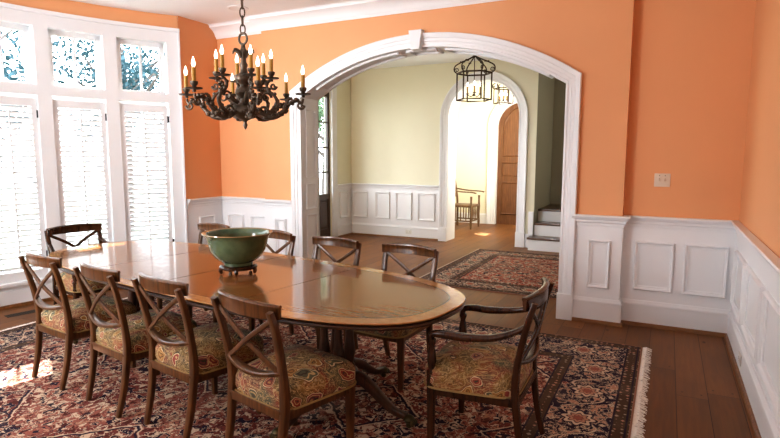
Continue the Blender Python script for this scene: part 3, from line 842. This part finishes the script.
# ------------------------------------------------------------------ rugs
def fringe_bm(x, y0, y1, sgn, ln, seed):
    r = random.Random(seed); m = MB(); y = y0
    while y < y1:
        w = .0125; L = ln*r.uniform(.75, 1.15); dy = r.uniform(-.015, .015)
        a = [m.b.verts.new(v) for v in ((x, y, .004), (x, y + w, .004), (x + sgn*L*.5, y + w + dy*.4, .012), (x + sgn*L*.5, y + dy*.4, .012))]
        b = [m.b.verts.new(v) for v in ((x + sgn*L, y + dy + w*.8, .003), (x + sgn*L, y + dy, .003))]
        m.face(a); m.face([a[3], a[2], b[0], b[1]]); y += .0085
    return m
def rug(name, label, hu, hv, mat, loc, th, fr, fl):
    t = thing(name, label, 'rug', loc)
    m = MB(); m.box((0, 0, th/2), (hu*2, hv*2, th), .003); m.build('pile', mat, t)
    for s in (-1, 1):
        fringe_bm(s*hu, -hv, hv, s, fl, 3 + s).build('fringe', fr, t, smooth=0, recalc=False)
    return t
rug('persian_rug', 'large red and navy Persian rug under the dining table', HU, HV, M['rug'], (-.105 - HU, 4.765 - HV, 0), .012, M['fringe'], .064)
rug('hall_rug', 'rust red Oriental rug on the hall floor beyond the arch', RU, RV, M['hallrug'], (-2.74 + RU, 6.0 + RV, 0), .012, M['fringe2'], .03)

# floor register by the bow window
fv = thing('floor_vent', 'dark metal floor register by the bow window', 'vent', (-5.59, 3.03, 0), math.radians(-11))
m = MB(); m.bx(-.05, .05, -.14, -.128, 0, .004).bx(-.05, .05, .128, .14, 0, .004).bx(-.05, -.04, -.14, .14, 0, .004).bx(.04, .05, -.14, .14, 0, .004)
m.build('vent_frame', M['ventm'], fv, smooth=0)
m = MB()
for i in range(12): m.bx(-.04, .04, -.125 + i*.0215, -.117 + i*.0215, .001, .0035)
for xx in (-.014, .014): m.bx(xx - .003, xx + .003, -.13, .13, .001, .0035)
m.build('vent_grille', M['ventm'], fv, smooth=0)
MB().bx(-.041, .041, -.129, .129, 0, .0008).build('vent_duct', M['dark'], fv, smooth=0)

# ------------------------------------------------------------------ dining chairs
def seat_bm(wf, wr, y0, y1, zb, zt, dome):
    """upholstered seat: trapezoid with rounded corners, vertical sides, domed top"""
    n = 40; out = []
    def outline(sc, inset=0.):
        pts = []
        for i in range(n):
            a = 2*PI*i/n + PI/n; c, s_ = math.cos(a), math.sin(a)
            e = .30
            u = math.copysign(abs(c)**e, c); v = math.copysign(abs(s_)**e, s_)
            t = (v + 1)/2; w = (wr + (wf - wr)*t)/2 - inset
            y = y0 + inset + (y1 - y0 - 2*inset)*t + .03*(1 - u*u)*max(0, v)
            pts.append((u*w*sc, (y0+y1)/2 + (y - (y0+y1)/2)*sc))
        return pts
    m = MB(); rows = []
    for sc, ins, z in ((1, .004, zb), (1, -.004, zb + .03), (1, -.003, zt - .02), (1, .004, zt - .006), (1, .014, zt + .004), (.86, .012, zt + dome*.45), (.66, .01, zt + dome*.75), (.42, 0, zt + dome*.93), (.18, 0, zt + dome)):
        rows.append([m.b.verts.new((x, y, z)) for x, y in outline(sc, ins)])
    for A, B in zip(rows, rows[1:]):
        for j in range(n): m.face([A[j], A[(j+1) % n], B[(j+1) % n], B[j]])
    m.face(rows[-1]); m.face(rows[0][::-1])
    pipe = [Vector((x, y, zb + .004)) for x, y in outline(1, -.004)]
    return m, pipe
def make_chair(name, label, arms=False):
    W = M['arm'] if arms else M['chair']
    t = thing(name, label, 'chair')
    wf, wr = (.575, .46) if arms else (.51, .418)
    xr = wr/2 - .008; xt = xr + .010; xf = wf/2 - .035
    y0, y1 = -.225, .245
    st_path = lambda s: catmull([(s*(xr - .012), -.283, 0), (s*(xr - .006), -.246, .16), (s*xr, -.222, .34), (s*xr, -.218, .46), (s*(xr + .004), -.236, .60), (s*(xr + .012), -.272, .76), (s*xt, -.301, .855)], 5)
    for s in (-1, 1):
        P = st_path(s)
        MB().sweep(P, rrect(.033, .042, .22), lerps([.80, .95, 1.05, 1.05, .95, .88, .8], len(P)), up=(1, 0, 0)).build('back_leg', W, t)
    # front legs
    for s in (-1, 1):
        if arms:
            m = MB(); m.sweep([(s*xf, .205, 0), (s*xf, .205, .43)], rrect(.042, .042, .2), [.72, 1.05], up=(0, 1, 0))
            m.lathe([(.02, .43), (.027, .435), (.027, .445), (.017, .455), (.019, .475), (.024, .50), (.021, .54), (.014, .575), (.018, .59), (.022, .60), (.020, .615)], (s*xf, .205, 0), 14)
            m.build('front_leg', W, t)
        else:
            MB().sweep([(s*xf, .20, 0), (s*xf, .20, .37)], rrect(.042, .042, .15), [.68, 1.05], up=(0, 1, 0)).build('front_leg', W, t)
    # seat rails
    m = MB(); zr0, zr1 = .322, .368
    m.bx(-xr, xr, -.238, -.205, zr0, zr1, .003); m.bx(-xf, xf, .19, .222, zr0, zr1, .003)
    for s in (-1, 1):
        m.sweep([(s*xr, -.21, (zr0+zr1)/2), (s*xf, .20, (zr0+zr1)/2)], rrect(.026, zr1 - zr0, .1))
    m.build('seat_frame', W, t)
    m, pipe = seat_bm(wf, wr, y0, y1, .362, .462, .05)
    se = m.build('seat', M['fabric'], t, smooth=60)
    MB().tube(pipe, .0055, 6, closed=True).build('piping', M['piping'], se)
    # curved top rail with a rolled crest
    ex = xt + .015
    P = [(ex*u, -.271 - .030*(1 - u*u) + .018*u*u, .847 + .003*(1 - u*u)) for u in [i/12 - 1 for i in range(25)]]
    prof = [(.010, -.038), (.012, -.01), (.012, .020), (.016, .030), (.012, .038), (.0, .041), (-.012, .036), (-.014, .026), (-.010, .018), (-.009, -.01), (-.008, -.038)]
    MB().sweep(P, prof, lerps([(.9, .82), (1, .95), (1, 1), (1, .95), (.9, .82)], 25)).build('top_rail', W, t)
    # crossed splats
    for s in (-1, 1):
        P = catmull([(s*(xt - .012), -.280, .812), (s*.100, -.283 - .003*s, .745), (0, -.278 - .004*s, .677), (-s*.098, -.258 - .003*s, .610), (-s*(xr - .004), -.234, .548)], 6)
        MB().sweep(P, [(a*.016, b*.026) for a, b in rrect(1, 1, .3)], None, up=(0, 0, 1)).build('cross_splat', W, t)
    P = [(xr*u, -.226 - .028*(1 - u*u), .522 + .032*u*u) for u in [i/8 - 1 for i in range(17)]]
    MB().sweep(P, rrect(.044, .022, .3), lerps([(.8, 1), (1.15, 1), (.8, 1)], 17)).build('lower_rail', W, t)
    if arms:
        for s in (-1, 1):
            P = catmull([(s*(xr + .008), -.262, .735), (s*(xr + .022), -.20, .700), (s*(xr + .045), -.10, .668), (s*(xf + .012), .04, .652), (s*(xf + .012), .145, .652), (s*(xf + .007), .198, .643), (s*xf, .213, .608)], 6)
            MB().sweep(P, rrect(.042, .034, .42, 3), lerps([.75, .85, 1, 1.15, 1.1, .95, .8], len(P))).build('armrest', W, t)
    return t
ch = make_chair('dining_chair', '')
rows = [  # x, y (seat centre), facing, label
    (-3.645, 2.40, -.11, 'near-side dining chair furthest left, closest to the bow window'),
    (-2.955, 2.325, -.17, 'second near-side cross-back dining chair counted from the bow window'),
    (-2.365, 2.28, -.17, 'third near-side dining chair from the window, left of the foremost one'),
    (-1.665, 2.175, -.21, 'foremost near-side dining chair with full paisley seat in view'),
    (-1.70, 3.345, PI - .10, 'far-side dining chair nearest the hall rug, right of its row'),
    (-2.375, 3.40, PI - .10, 'far-side dining chair in front of the hall wall, second from the table end'),
    (-3.08, 3.49, PI - .12, 'far-side dining chair whose back shows just right of the green bowl'),
    (-3.88, 3.60, PI - .12, 'far-side dining chair mostly hidden behind the green bowl, nearest the window corner'),
]
RZ = .0135
for i, (x, y, a, lab) in enumerate(rows):
    o = ch if i == 0 else copy_tree(ch)
    o.location = (x, y, RZ); o.rotation_euler = (0, 0, a); o['label'] = lab
    o['group'] = 'cross-back dining chairs along the near side' if i < 4 else 'cross-back dining chairs along the far side'
ac = make_chair('armchair', 'dark wooden armchair with paisley seat at the right table end', True)
ac['group'] = 'armchairs at the table ends'
ac.location = (-.825, 2.755, RZ); ac.rotation_euler = (0, 0, PI/2 + .02)
a2 = copy_tree(ac); a2['label'] = 'armchair at the far left table head in front of the shutters'
a2.location = (-4.68, 3.165, RZ); a2.rotation_euler = (0, 0, -PI/2 - .12)

# ------------------------------------------------------------------ dining table
TC, TR = (-2.81, 2.89, RZ), -.13
tb = thing('dining_table', 'long polished mahogany dining table with rounded ends and banded edge', 'table', TC, TR)
def selip(a, b, n=120):
    out = []
    for i in range(n):
        t = 2*PI*i/n; c, s = math.cos(t), math.sin(t)
        out.append((math.copysign(abs(c)**(2/TN), c)*a, math.copysign(abs(s)**(2/TN), s)*b))
    return out
def stack(rows, n=120):
    m = MB(); R_ = [[m.b.verts.new((x, y, z)) for x, y in selip(TA + d, TB + d, n)] for d, z in rows]
    for A, B in zip(R_, R_[1:]):
        for j in range(n): m.face([A[j], A[(j+1) % n], B[(j+1) % n], B[j]])
    m.face(R_[0][::-1]); m.face(R_[-1]); return m
zt = .745 - RZ
stack([(-.012, zt - .012), (-.004, zt - .010), (0, zt - .005), (-.003, zt), ]).build('tabletop', M['tabletop'], tb, smooth=30)
stack([(-.03, zt - .042), (-.008, zt - .040), (-.002, zt - .030), (-.006, zt - .022), (-.001, zt - .016), (-.010, zt - .0115)]).build('table_edge', M['edge'], tb, smooth=30)
m = MB()
for y in (-.32, .32): m.bx(-1.4, 1.4, y - .02, y + .02, zt - .095, zt - .042)
for x in (-1.05, 1.05): m.bx(x - .04, x + .04, -.34, .34, zt - .085, zt - .042)
m.build('under_frame', M['pedestal'], tb, smooth=0)
def pedestal(x, rot):
    p = MB(); p.lathe([(.0, .165), (.10, .165), (.125, .175), (.13, .195), (.12, .21), (.13, .222), (.115, .235), (0, .235)], n=24)
    po = p.build('pedestal', M['pedestal'], tb); po.location = (x, .0, 0); po.rotation_euler = (0, 0, rot)
    MB().bx(-.15, .15, -.15, .15, zt - .13, zt - .085, .006).build('top_block', M['pedestal'], po)
    for i in range(4):
        a = PI/4 + i*PI/2; c = (.078*math.cos(a), .078*math.sin(a), 0)
        MB().lathe([(.022, .23), (.034, .24), (.034, .255), (.024, .265), (.027, .29), (.036, .33), (.034, .37), (.026, .43), (.022, .50), (.026, .54), (.034, .55), (.034, .565), (.026, .575), (.026, zt - .13)], c, 14).build('column', M['pedestal'], po)
    for i in range(4):
        a = i*PI/2; d = Vector((math.cos(a), math.sin(a), 0))
        P = catmull([d*r + Vector((0, 0, z)) for r, z in ((.08, .20), (.16, .212), (.25, .175), (.34, .112), (.42, .068), (.50, .055))], 5)
        MB().sweep(P, rrect(.05, .062, .25), lerps([(1.1, 1.15), (1.1, 1.1), (1, 1), (.9, .85), (.8, .65), (.75, .6)], len(P))).build('leg', M['pedestal'], po)
        q = d*.52
        m = MB(); m.ball((q.x, q.y, .045), (.034, .034, .026), 10)
        for s in (-1, 0, 1):
            e = Vector((-d.y, d.x, 0))*s*.016 + d*.03
            m.ball((q.x + e.x, q.y + e.y, .032), (.014, .014, .018), 8)
        m.lathe([(.0, 0), (.016, .0), (.018, .01), (.016, .022), (0, .022)], (q.x, q.y, 0), 12)
        m.build('paw_caster', M['brass'], po)
    return po
pedestal(1.06, math.radians(-6) - TR); pedestal(-1.06, math.radians(-52) - TR)

# ------------------------------------------------------------------ celadon bowl on its stand
bz = .745
BX, BY = -2.605, 2.83
bs = thing('bowl_stand', 'low dark carved wooden stand under the green bowl', 'stand', (BX, BY, bz))
m = MB(); m.lathe([(r*.76, z) for r, z in [(.10, .036), (.155, .036), (.168, .042), (.170, .052), (.16, .060), (.15, .064), (.10, .064)]], n=32)
m.build('ring', M['arm'], bs)
for i in range(5):
    a = 2*PI*i/5 + .3; d = Vector((math.cos(a), math.sin(a), 0))
    P = catmull([d*.114 + Vector((0, 0, .042)), d*.121 + Vector((0, 0, .026)), d*.114 + Vector((0, 0, .014)), d*.124 + Vector((0, 0, .0105))], 4)
    MB().tube(P, [.016, .013, .009, .008], 8).build('foot', M['arm'], bs)
bw_ = [(.0, .002), (.115, .002), (.125, .0), (.128, .018), (.150, .026), (.200, .056), (.236, .098), (.256, .145), (.266, .180), (.278, .200), (.298, .213), (.306, .218), (.304, .224), (.29, .221), (.268, .207), (.256, .185), (.245, .145), (.224, .10), (.185, .066), (.11, .04), (.0, .034)]
o = MB().lathe([(r*.77, z) for r, z in bw_], n=48).build('bowl', M['celadon'], smooth=50)
o.location = (BX, BY, bz + .064); tag(o, 'large green celadon bowl with flared rim on the dining table', 'bowl')
# ------------------------------------------------------------------ chandelier
CHX, CHY = -2.555, 2.88
cd = thing('chandelier', 'ornate dark bronze chandelier with twelve candle lights over the table', 'chandelier', (CHX, CHY, 0))
m = MB()
m.lathe([(0, 1.725), (.008, 1.735), (.016, 1.755), (.010, 1.775), (.016, 1.785), (.05, 1.80), (.085, 1.825), (.095, 1.85), (.085, 1.875), (.05, 1.895), (.03, 1.905), (.028, 1.93), (.045, 1.945), (.062, 1.965), (.055, 1.99), (.03, 2.005), (.026, 2.02), (.05, 2.04), (.06, 2.06), (.05, 2.085), (.026, 2.10), (.020, 2.13), (.028, 2.15), (.018, 2.17), (.014, 2.23), (.022, 2.245), (.016, 2.26), (.010, 2.29), (0, 2.295)], n=18)
for i in range(6):      # acanthus leaves round the hub and the crown
    a = 2*PI*i/6 + .3; d = Vector((math.cos(a), math.sin(a), 0))
    m.tube(catmull([d*.055 + Vector((0, 0, 1.90)), d*.095 + Vector((0, 0, 1.92)), d*.115 + Vector((0, 0, 1.95)), d*.10 + Vector((0, 0, 1.965))], 3), [.014, .018, .012, .004], 6)
    m.tube(catmull([d*.015 + Vector((0, 0, 2.20)), d*.035 + Vector((0, 0, 2.235)), d*.065 + Vector((0, 0, 2.245)), d*.075 + Vector((0, 0, 2.225))], 3), [.010, .012, .008, .003], 6)
m.build('stem', M['bronze'], cd, smooth=50)
m = MB()
k = 0; z = 2.325
def link(m, z, rot, h=.032, w=.016, r=.0045):
    P = []
    for i in range(16):
        a = 2*PI*i/16; P.append(Vector((w*math.cos(a)*math.cos(rot), w*math.cos(a)*math.sin(rot), z + h*math.sin(a))))
    m.tube(P, r, 6, closed=True, up=(math.sin(rot), -math.cos(rot), 0))
link(m, 2.32, 0, .036, .034, .008)
z = 2.38
while z < HC - .04:
    link(m, z, (k % 2)*PI/2 + .5); z += .054; k += 1
m.build('chain', M['bronze'], cd, smooth=50)
MB().lathe([(.0, HC - .045), (.02, HC - .04), (.05, HC - .025), (.065, HC - .004), (.065, HC - .0005)], n=20).build('canopy', M['bronze'], cd)
def curl(m, c, d, r, turns, sgn, rad, z0=0.):
    """a spiral scroll in the vertical plane of d"""
    P = []
    n = int(14*turns)
    for i in range(n + 1):
        a = 2*PI*turns*i/n; q = r*(1 - .75*i/n)
        P.append(c + d*(q*math.cos(a)) + Vector((0, 0, sgn*q*math.sin(a))))
    m.tube(P, [rad, rad*.8, rad*.5], 6, up=(-d.y, d.x, 0))
def arm(a, upper):
    d = Vector((math.cos(a), math.sin(a), 0)); V = lambda r, z: d*(r*.735) + Vector((0, 0, z))
    m = MB(); side = Vector((-d.y, d.x, 0))
    if not upper:
        P = catmull([V(.06, 1.845), V(.12, 1.835), (V(.20, 1.81)), V(.29, 1.815), V(.36, 1.85), V(.42, 1.90), V(.48, 1.915), V(.525, 1.90), V(.54, 1.93)], 5)
        m.tube(P, [.015, .020, .022, .019, .015, .013, .011, .009, .008], 8, up=tuple(side))
        for r, z, q, sg in ((.17, 1.845, .035, 1), (.27, 1.845, .034, -1), (.515, 1.885, .026, -1)): curl(m, V(r, z), d, q, 1.2, sg, .010)
        for i in range(7):      # leaf lobes
            j = 6 + i*4; p = P[min(j, len(P)-1)]
            for s in (-1, 1): m.ball(p + side*s*.018 + Vector((0, 0, .008*(-1)**i)), (.016, .016, .012), 6)
        m.tube(catmull([V(.37, 1.86), V(.40, 1.925), V(.44, 1.935)], 3), [.012, .013, .004], 6, up=tuple(side))
        rc, zc = .54, 1.95
    else:
        V0 = V; V = lambda r, z: V0(r, 1.83 + (z - 1.83)*.79)
        P = catmull([V(.20, 1.83), V(.27, 1.87), V(.30, 1.925), V(.275, 1.98), V(.225, 2.02), V(.205, 2.065), V(.225, 2.10), V(.25, 2.105)], 5)
        m.tube(P, [.012, .014, .012, .011, .011, .010, .009, .008], 8, up=tuple(side))
        for r, z, q, sg in ((.20, 1.965, .034, 1), (.265, 2.06, .022, -1)): curl(m, V(r, z), d, q, 1.2, sg, .009)
        for i in range(5): m.ball(P[5 + i*5] + Vector((0, 0, .012)), (.015, .015, .013), 6)
        rc, zc = .25, 2.115
    o = m.build('arm', M['bronze'], cd, smooth=60)
    c = V(rc, zc)
    MB().lathe([(.0, -.015), (.012, -.012), (.010, 0), (.048, .006), (.052, .012), (.018, .013), (.012, .022), (.022, .034), (.024, .05), (.017, .052)], c, 16).build('bobeche', M['bronze'], o)
    MB().lathe([(.013, .048), (.013, .132), (.010, .135)], c, 12).build('candle_sleeve', M['candle'], o)
    MB().lathe([(.006, .134), (.010, .144), (.0125, .156), (.010, .170), (.005, .186), (.0015, .197), (0, .199)], c, 12).build('bulb', M['bulb'], o)
view_a = math.atan2(-CHY, -CHX)       # towards the viewpoint
for i in range(6):
    a = view_a + math.radians(12 + 60*i); arm(a, False); arm(a + math.radians(2), True)

# recessed ceiling light
rl = thing('recessed_light', 'round recessed ceiling light near the window corner', 'light', (-4.38, 4.87, HC))
MB().lathe([(.085, -.001), (.115, -.001), (.115, -.008), (.10, -.012), (.085, -.006)], n=28).build('trim_ring', M['white'], rl)
MB().lathe([(0, -.004), (.086, -.004), (.086, -.001), (0, -.001)], n=28).build('lens', M['lens'], rl)

# ------------------------------------------------------------------ hall lantern
def lantern(name, label, loc, group, sc=1., chain_top=None, rot=.0):
    t = thing(name, label, 'lantern', loc, rot, group)
    R_, h = .235*sc, .36*sc; bar = .0085
    V = lambda i, r, z: Vector((r*math.cos(i*PI/3 + .2), r*math.sin(i*PI/3 + .2), z))
    m = MB()
    for i in range(6):
        m.sweep([V(i, R_, 0), V(i, R_, h)], rrect(bar*2, bar*2, .1, 1), up=(0, 1, 0))
        for z in (.0, h): m.sweep([V(i, R_, z), V(i+1, R_, z)], rrect(bar*2, bar*2.4, .1, 1))
    m.build('frame', M['iron'], t, smooth=0)
    ztop = h + .225*sc
    for i in range(6):
        m = MB()
        P = catmull([V(i, R_*.99, h), V(i, R_*1.17, h + .04*sc), V(i, R_*1.12, h + .10*sc), V(i, R_*.80, h + .145*sc), V(i, R_*.38, h + .185*sc), V(i, .012, ztop)], 5)
        d = V(i, 1, 0)
        m.tube(P, .0085, 6, up=tuple(Vector((-d.y, d.x, 0))))
        curl(m, V(i, R_*1.02, h + .045*sc), d, .03*sc, 1.2, 1, .007)
        for q in (.6, .7, .8): m.ball(V(i, R_*q, h + (.152 + .03*(.8 - q))*sc), (.011, .011, .014), 6)
        m.build('scroll', M['iron'], t, smooth=50)
    m = MB(); m.tube([(0, 0, .06*sc), (0, 0, ztop)], .006, 8, up=(0, 1, 0)); m.lathe([(0, .05*sc), (.02, .055*sc), (.024, .07*sc), (.01, .085*sc)], n=10)
    m.build('centre_rod', M['iron'], t)
    for i in range(3):
        a = 2*PI*i/3 + .9; d = Vector((math.cos(a), math.sin(a), 0)); c = d*.10*sc
        am = MB().tube(catmull([Vector((0, 0, .065*sc)), d*.05*sc + Vector((0, 0, .05*sc)), c + Vector((0, 0, .08*sc))], 4), .005, 6, up=(-d.y, d.x, 0)).lathe([(.004, .08*sc), (.024, .085*sc), (.026, .09*sc), (.012, .095*sc)], c, 12).build('candle_arm', M['iron'], t)
        MB().lathe([(.011, .093*sc), (.011, .185*sc)], c, 10).build('candle_sleeve', M['candle'], am)
        MB().lathe([(.006, .185*sc), (.013, .20*sc), (.012, .22*sc), (.004, .245*sc), (0, .25*sc)], c, 10).build('bulb', M['bulb'], am)
    m = MB(); z = ztop + .02; k = 0
    top = HC - loc[2]
    while z < top - .03: link(m, z, (k % 2)*PI/2, .03, .014, .0045); z += .05; k += 1
    m.build('chain', M['iron'], t, smooth=50)
    MB().lathe([(0, top - .035), (.02, top - .03), (.055, top - .005), (.055, top - .0005)], n=18).build('canopy', M['iron'], t)
    return t
lantern('hanging_lantern', 'open hexagonal iron lantern with candle lights in the arch', (-2.42, 7.3, 2.315), 'iron lanterns beyond the arch')
lantern('hanging_lantern', 'dark iron lantern partly hidden behind the top of the narrow arch', (-3.0, 10.9, 2.60), 'iron lanterns beyond the arch', .8)

# ------------------------------------------------------------------ old chair in the vestibule
vc = thing('vestibule_chair', 'rustic wooden spindle armchair against the bright vestibule wall', 'chair', (-3.93, 11.33, 0), math.radians(-90))
W = M['oldwood']
for s in (-1, 1):
    MB().tube(catmull([(s*.25, -.24, 0), (s*.25, -.24, .45), (s*.25, -.27, .8), (s*.25, -.36, 1.25)], 4), .024, 8, up=(1, 0, 0)).build('back_leg', W, vc)
    MB().lathe([(.02, 0), (.026, .1), (.02, .3), (.028, .46), (.02, .6), (.026, .7)], (s*.27, .25, 0), 10).build('front_leg', W, vc)
    MB().sweep(catmull([(s*.25, -.30, .84), (s*.265, 0, .80), (s*.275, .27, .79), (s*.275, .36, .775)], 4), rrect(.06, .03, .35)).build('armrest', W, vc)
    for k in range(3): MB().lathe([(.010, .18), (.016, .32), (.010, .47)], (s*.27, -.10 + .12*k, 0), 8).build('spindle', W, vc)
    MB().tube([(s*.262, -.24, .17), (s*.27, .25, .17)], .014, 8).build('stretcher', W, vc)
for k in range(4): MB().lathe([(.010, .18), (.016, .32), (.010, .47)], (-.16 + .107*k, .25, 0), 8).build('spindle', W, vc)
MB().tube([(-.27, .25, .17), (.27, .25, .17)], .014, 8).build('stretcher', W, vc)
for z, y in ((.70, -.268), (.90, -.292), (1.10, -.335)):
    MB().sweep([(-.25, y, z), (0, y - .03, z), (.25, y, z)], rrect(.018, .10, .3)).build('back_slat', W, vc)
MB().bx(-.27, .27, -.25, .27, .46, .51, .02).build('seat', M['oldwood'], vc)

# ------------------------------------------------------------------ outdoors
S(MB().bx(-40, XL - .9, -25, 40, -.45, -.40).build('ground', M['lawn'], smooth=0), 'green lawn outside the bow window', 'lawn')
tag(MB().bx(-8.2, XH - .17, 5.2, 9.5, 3.4, 3.55, .01).build('porch_roof', M['white'], smooth=0), 'white porch roof sheltering the front door', 'porch roof')  # added out of view to keep the sun off the hall floor
pp = MB(); pp.bx(-7.6, -7.2, 8.9, 9.5, -.4, 3.4)
tag(pp.build('porch_pillar', M['brick'], smooth=0), 'red brick porch pillar outside the front door glass', 'pillar')
def tree(label, x, y, h, r, mat, seed, z0=2.7):
    rd = random.Random(seed)
    t = thing('garden_tree', label, 'tree', (x, y, -.4), 0, 'trees outside the bow window')
    m = MB(); m.tube(catmull([(0, 0, 0), (.08, .05, h*.4), (0, .1, h*.8)], 4), [.16, .12, .05], 8, up=(0, 1, 0))
    for i in range(6):
        a = rd.uniform(0, 2*PI); z = h*rd.uniform(.35, .7)
        m.tube([(0.05, .05, z), (math.cos(a)*r*.5, math.sin(a)*r*.5, z + h*.12), (math.cos(a)*r*.8, math.sin(a)*r*.8, z + h*.2)], [.06, .04, .015], 6)
    m.build('trunk', M['bark'], t)
    m = MB()
    blobs = []
    for i in range(30):
        a = rd.uniform(0, 2*PI); q = r*math.sqrt(rd.random())*.85; z = rd.uniform(z0, h)
        blobs.append((q*math.cos(a), q*math.sin(a), z, rd.uniform(.35, .75)))
    for i in range(6500):
        bx_, by_, bz_, br_ = rd.choice(blobs)
        v = Vector((rd.gauss(0, 1), rd.gauss(0, 1), rd.gauss(0, 1))).normalized()*br_*rd.uniform(.5, 1.05)
        c = Vector((bx_, by_, bz_)) + v
        e1 = Vector((rd.gauss(0, 1), rd.gauss(0, 1), rd.gauss(0, 1))).normalized(); e2 = e1.orthogonal().normalized()
        s = rd.uniform(.04, .075)
        m.quad(c - e1*s, c + e2*s*.6, c + e1*s, c - e2*s*.6)
    m.build('foliage', M[mat], t, smooth=0, recalc=False)
for i, (lab, x, y, h, r, mt) in enumerate((
    ('bluish leafy tree outside, behind the leftmost upper pane', -12.2, 5.6, 6.0, 1.75, 'leafA'),
    ('bluish leafy tree outside, behind the middle upper pane', -12.6, 9.6, 5.8, 1.75, 'leafA'),
    ('low green tree outside, behind the right upper pane', -12.6, 13.6, 4.6, 1.35, 'leafB'),
    ('leafy tree outside the front door glass', -9.3, 13.9, 4.8, 1.35, 'leafB'),
    ('leafy garden tree further left outside the bow window', -12.0, 1.4, 5.0, 1.7, 'leafA'))):
    tree(lab, x, y, h, r, mt, 20 + i)

# ------------------------------------------------------------------ light
w = bpy.data.worlds.new('world'); SC.world = w; w.use_nodes = True
bg = w.node_tree.nodes['Background']; bg.inputs[0].default_value = (.84, .92, 1, 1); bg.inputs[1].default_value = 8.2
def sun(d, strength, angle, color):
    l = bpy.data.lights.new('sun', 'SUN'); l.energy = strength; l.angle = math.radians(angle); l.color = color
    o = bpy.data.objects.new('sun', l); COL.objects.link(o); o.rotation_euler = Vector(d).to_track_quat('-Z', 'Y').to_euler(); return o
sun((.66, -.37, -.84), 20, .6, (1, .95, .86))
def area(name, loc, d, sx, sy, power, color=(1, 1, 1), spread=180):
    l = bpy.data.lights.new(name, 'AREA'); l.shape = 'RECTANGLE'; l.size = sx; l.size_y = sy; l.energy = power; l.color = color; l.spread = math.radians(spread)
    o = bpy.data.objects.new(name, l); COL.objects.link(o); o.location = loc; o.rotation_euler = Vector(d).to_track_quat('-Z', 'Y').to_euler(); return o
area('window_light_front', (-3.9, YB + .06, 1.9), (.10, 1, .5), 2.6, 2.0, 105, (.90, .95, 1))  # fill added behind the camera; the wall there has no window
area('window_light_left', (-4.75, YB + .06, 2.0), (.18, 1, -.02), .9, 2.0, 30, (.93, .96, 1), 85)  # extra fill added to brighten the left of the back wall; no window
area('window_light_side', (-.6, YB + .06, 1.7), (-.1, 1, .1), 1.6, 1.6, 9, (1, .96, .92))  # weak unseen fill added at the right rear, no window
area('hall_light', (XH + .12, 6.9, 1.7), (1, .25, -.05), 1.6, 2.2, 26, (1, .95, .86))  # unseen fill added inside the front door to lift the hall
area('vestibule_light', (-2.215, 10.9, 1.9), (-1, .1, -.1), 1.6, 1.6, 75, (1, .95, .85))  # fill added out of sight behind the jamb to brighten the vestibule
l = bpy.data.lights.new('stair_lamp', 'POINT'); l.energy = 14; l.shadow_soft_size = .15; l.color = (1, .93, .82)  # unseen point fill added to lift the stair walls
o = bpy.data.objects.new('stair_lamp', l); COL.objects.link(o); o.location = (.5, 9.9, 2.7)
for k in range(7):     # portals guide the daylight through the bays
    p = bow(centers[k], BR + .2, 0); q = area('window_portal', (p.x, p.y, 1.56), (math.cos(math.radians(centers[k])), -math.sin(math.radians(centers[k])), 0), .55, 2.7, 1)
    q.data.cycles.is_portal = True
SC.view_settings.view_transform = 'Standard'
SC.view_settings.look = 'Medium High Contrast'
SC.view_settings.exposure = .62
SC.cycles.max_bounces = 10; SC.cycles.diffuse_bounces = 5; SC.cycles.transparent_max_bounces = 12
SC.cycles.sample_clamp_indirect = 6
SC.cycles.caustics_reflective = False; SC.cycles.caustics_refractive = False
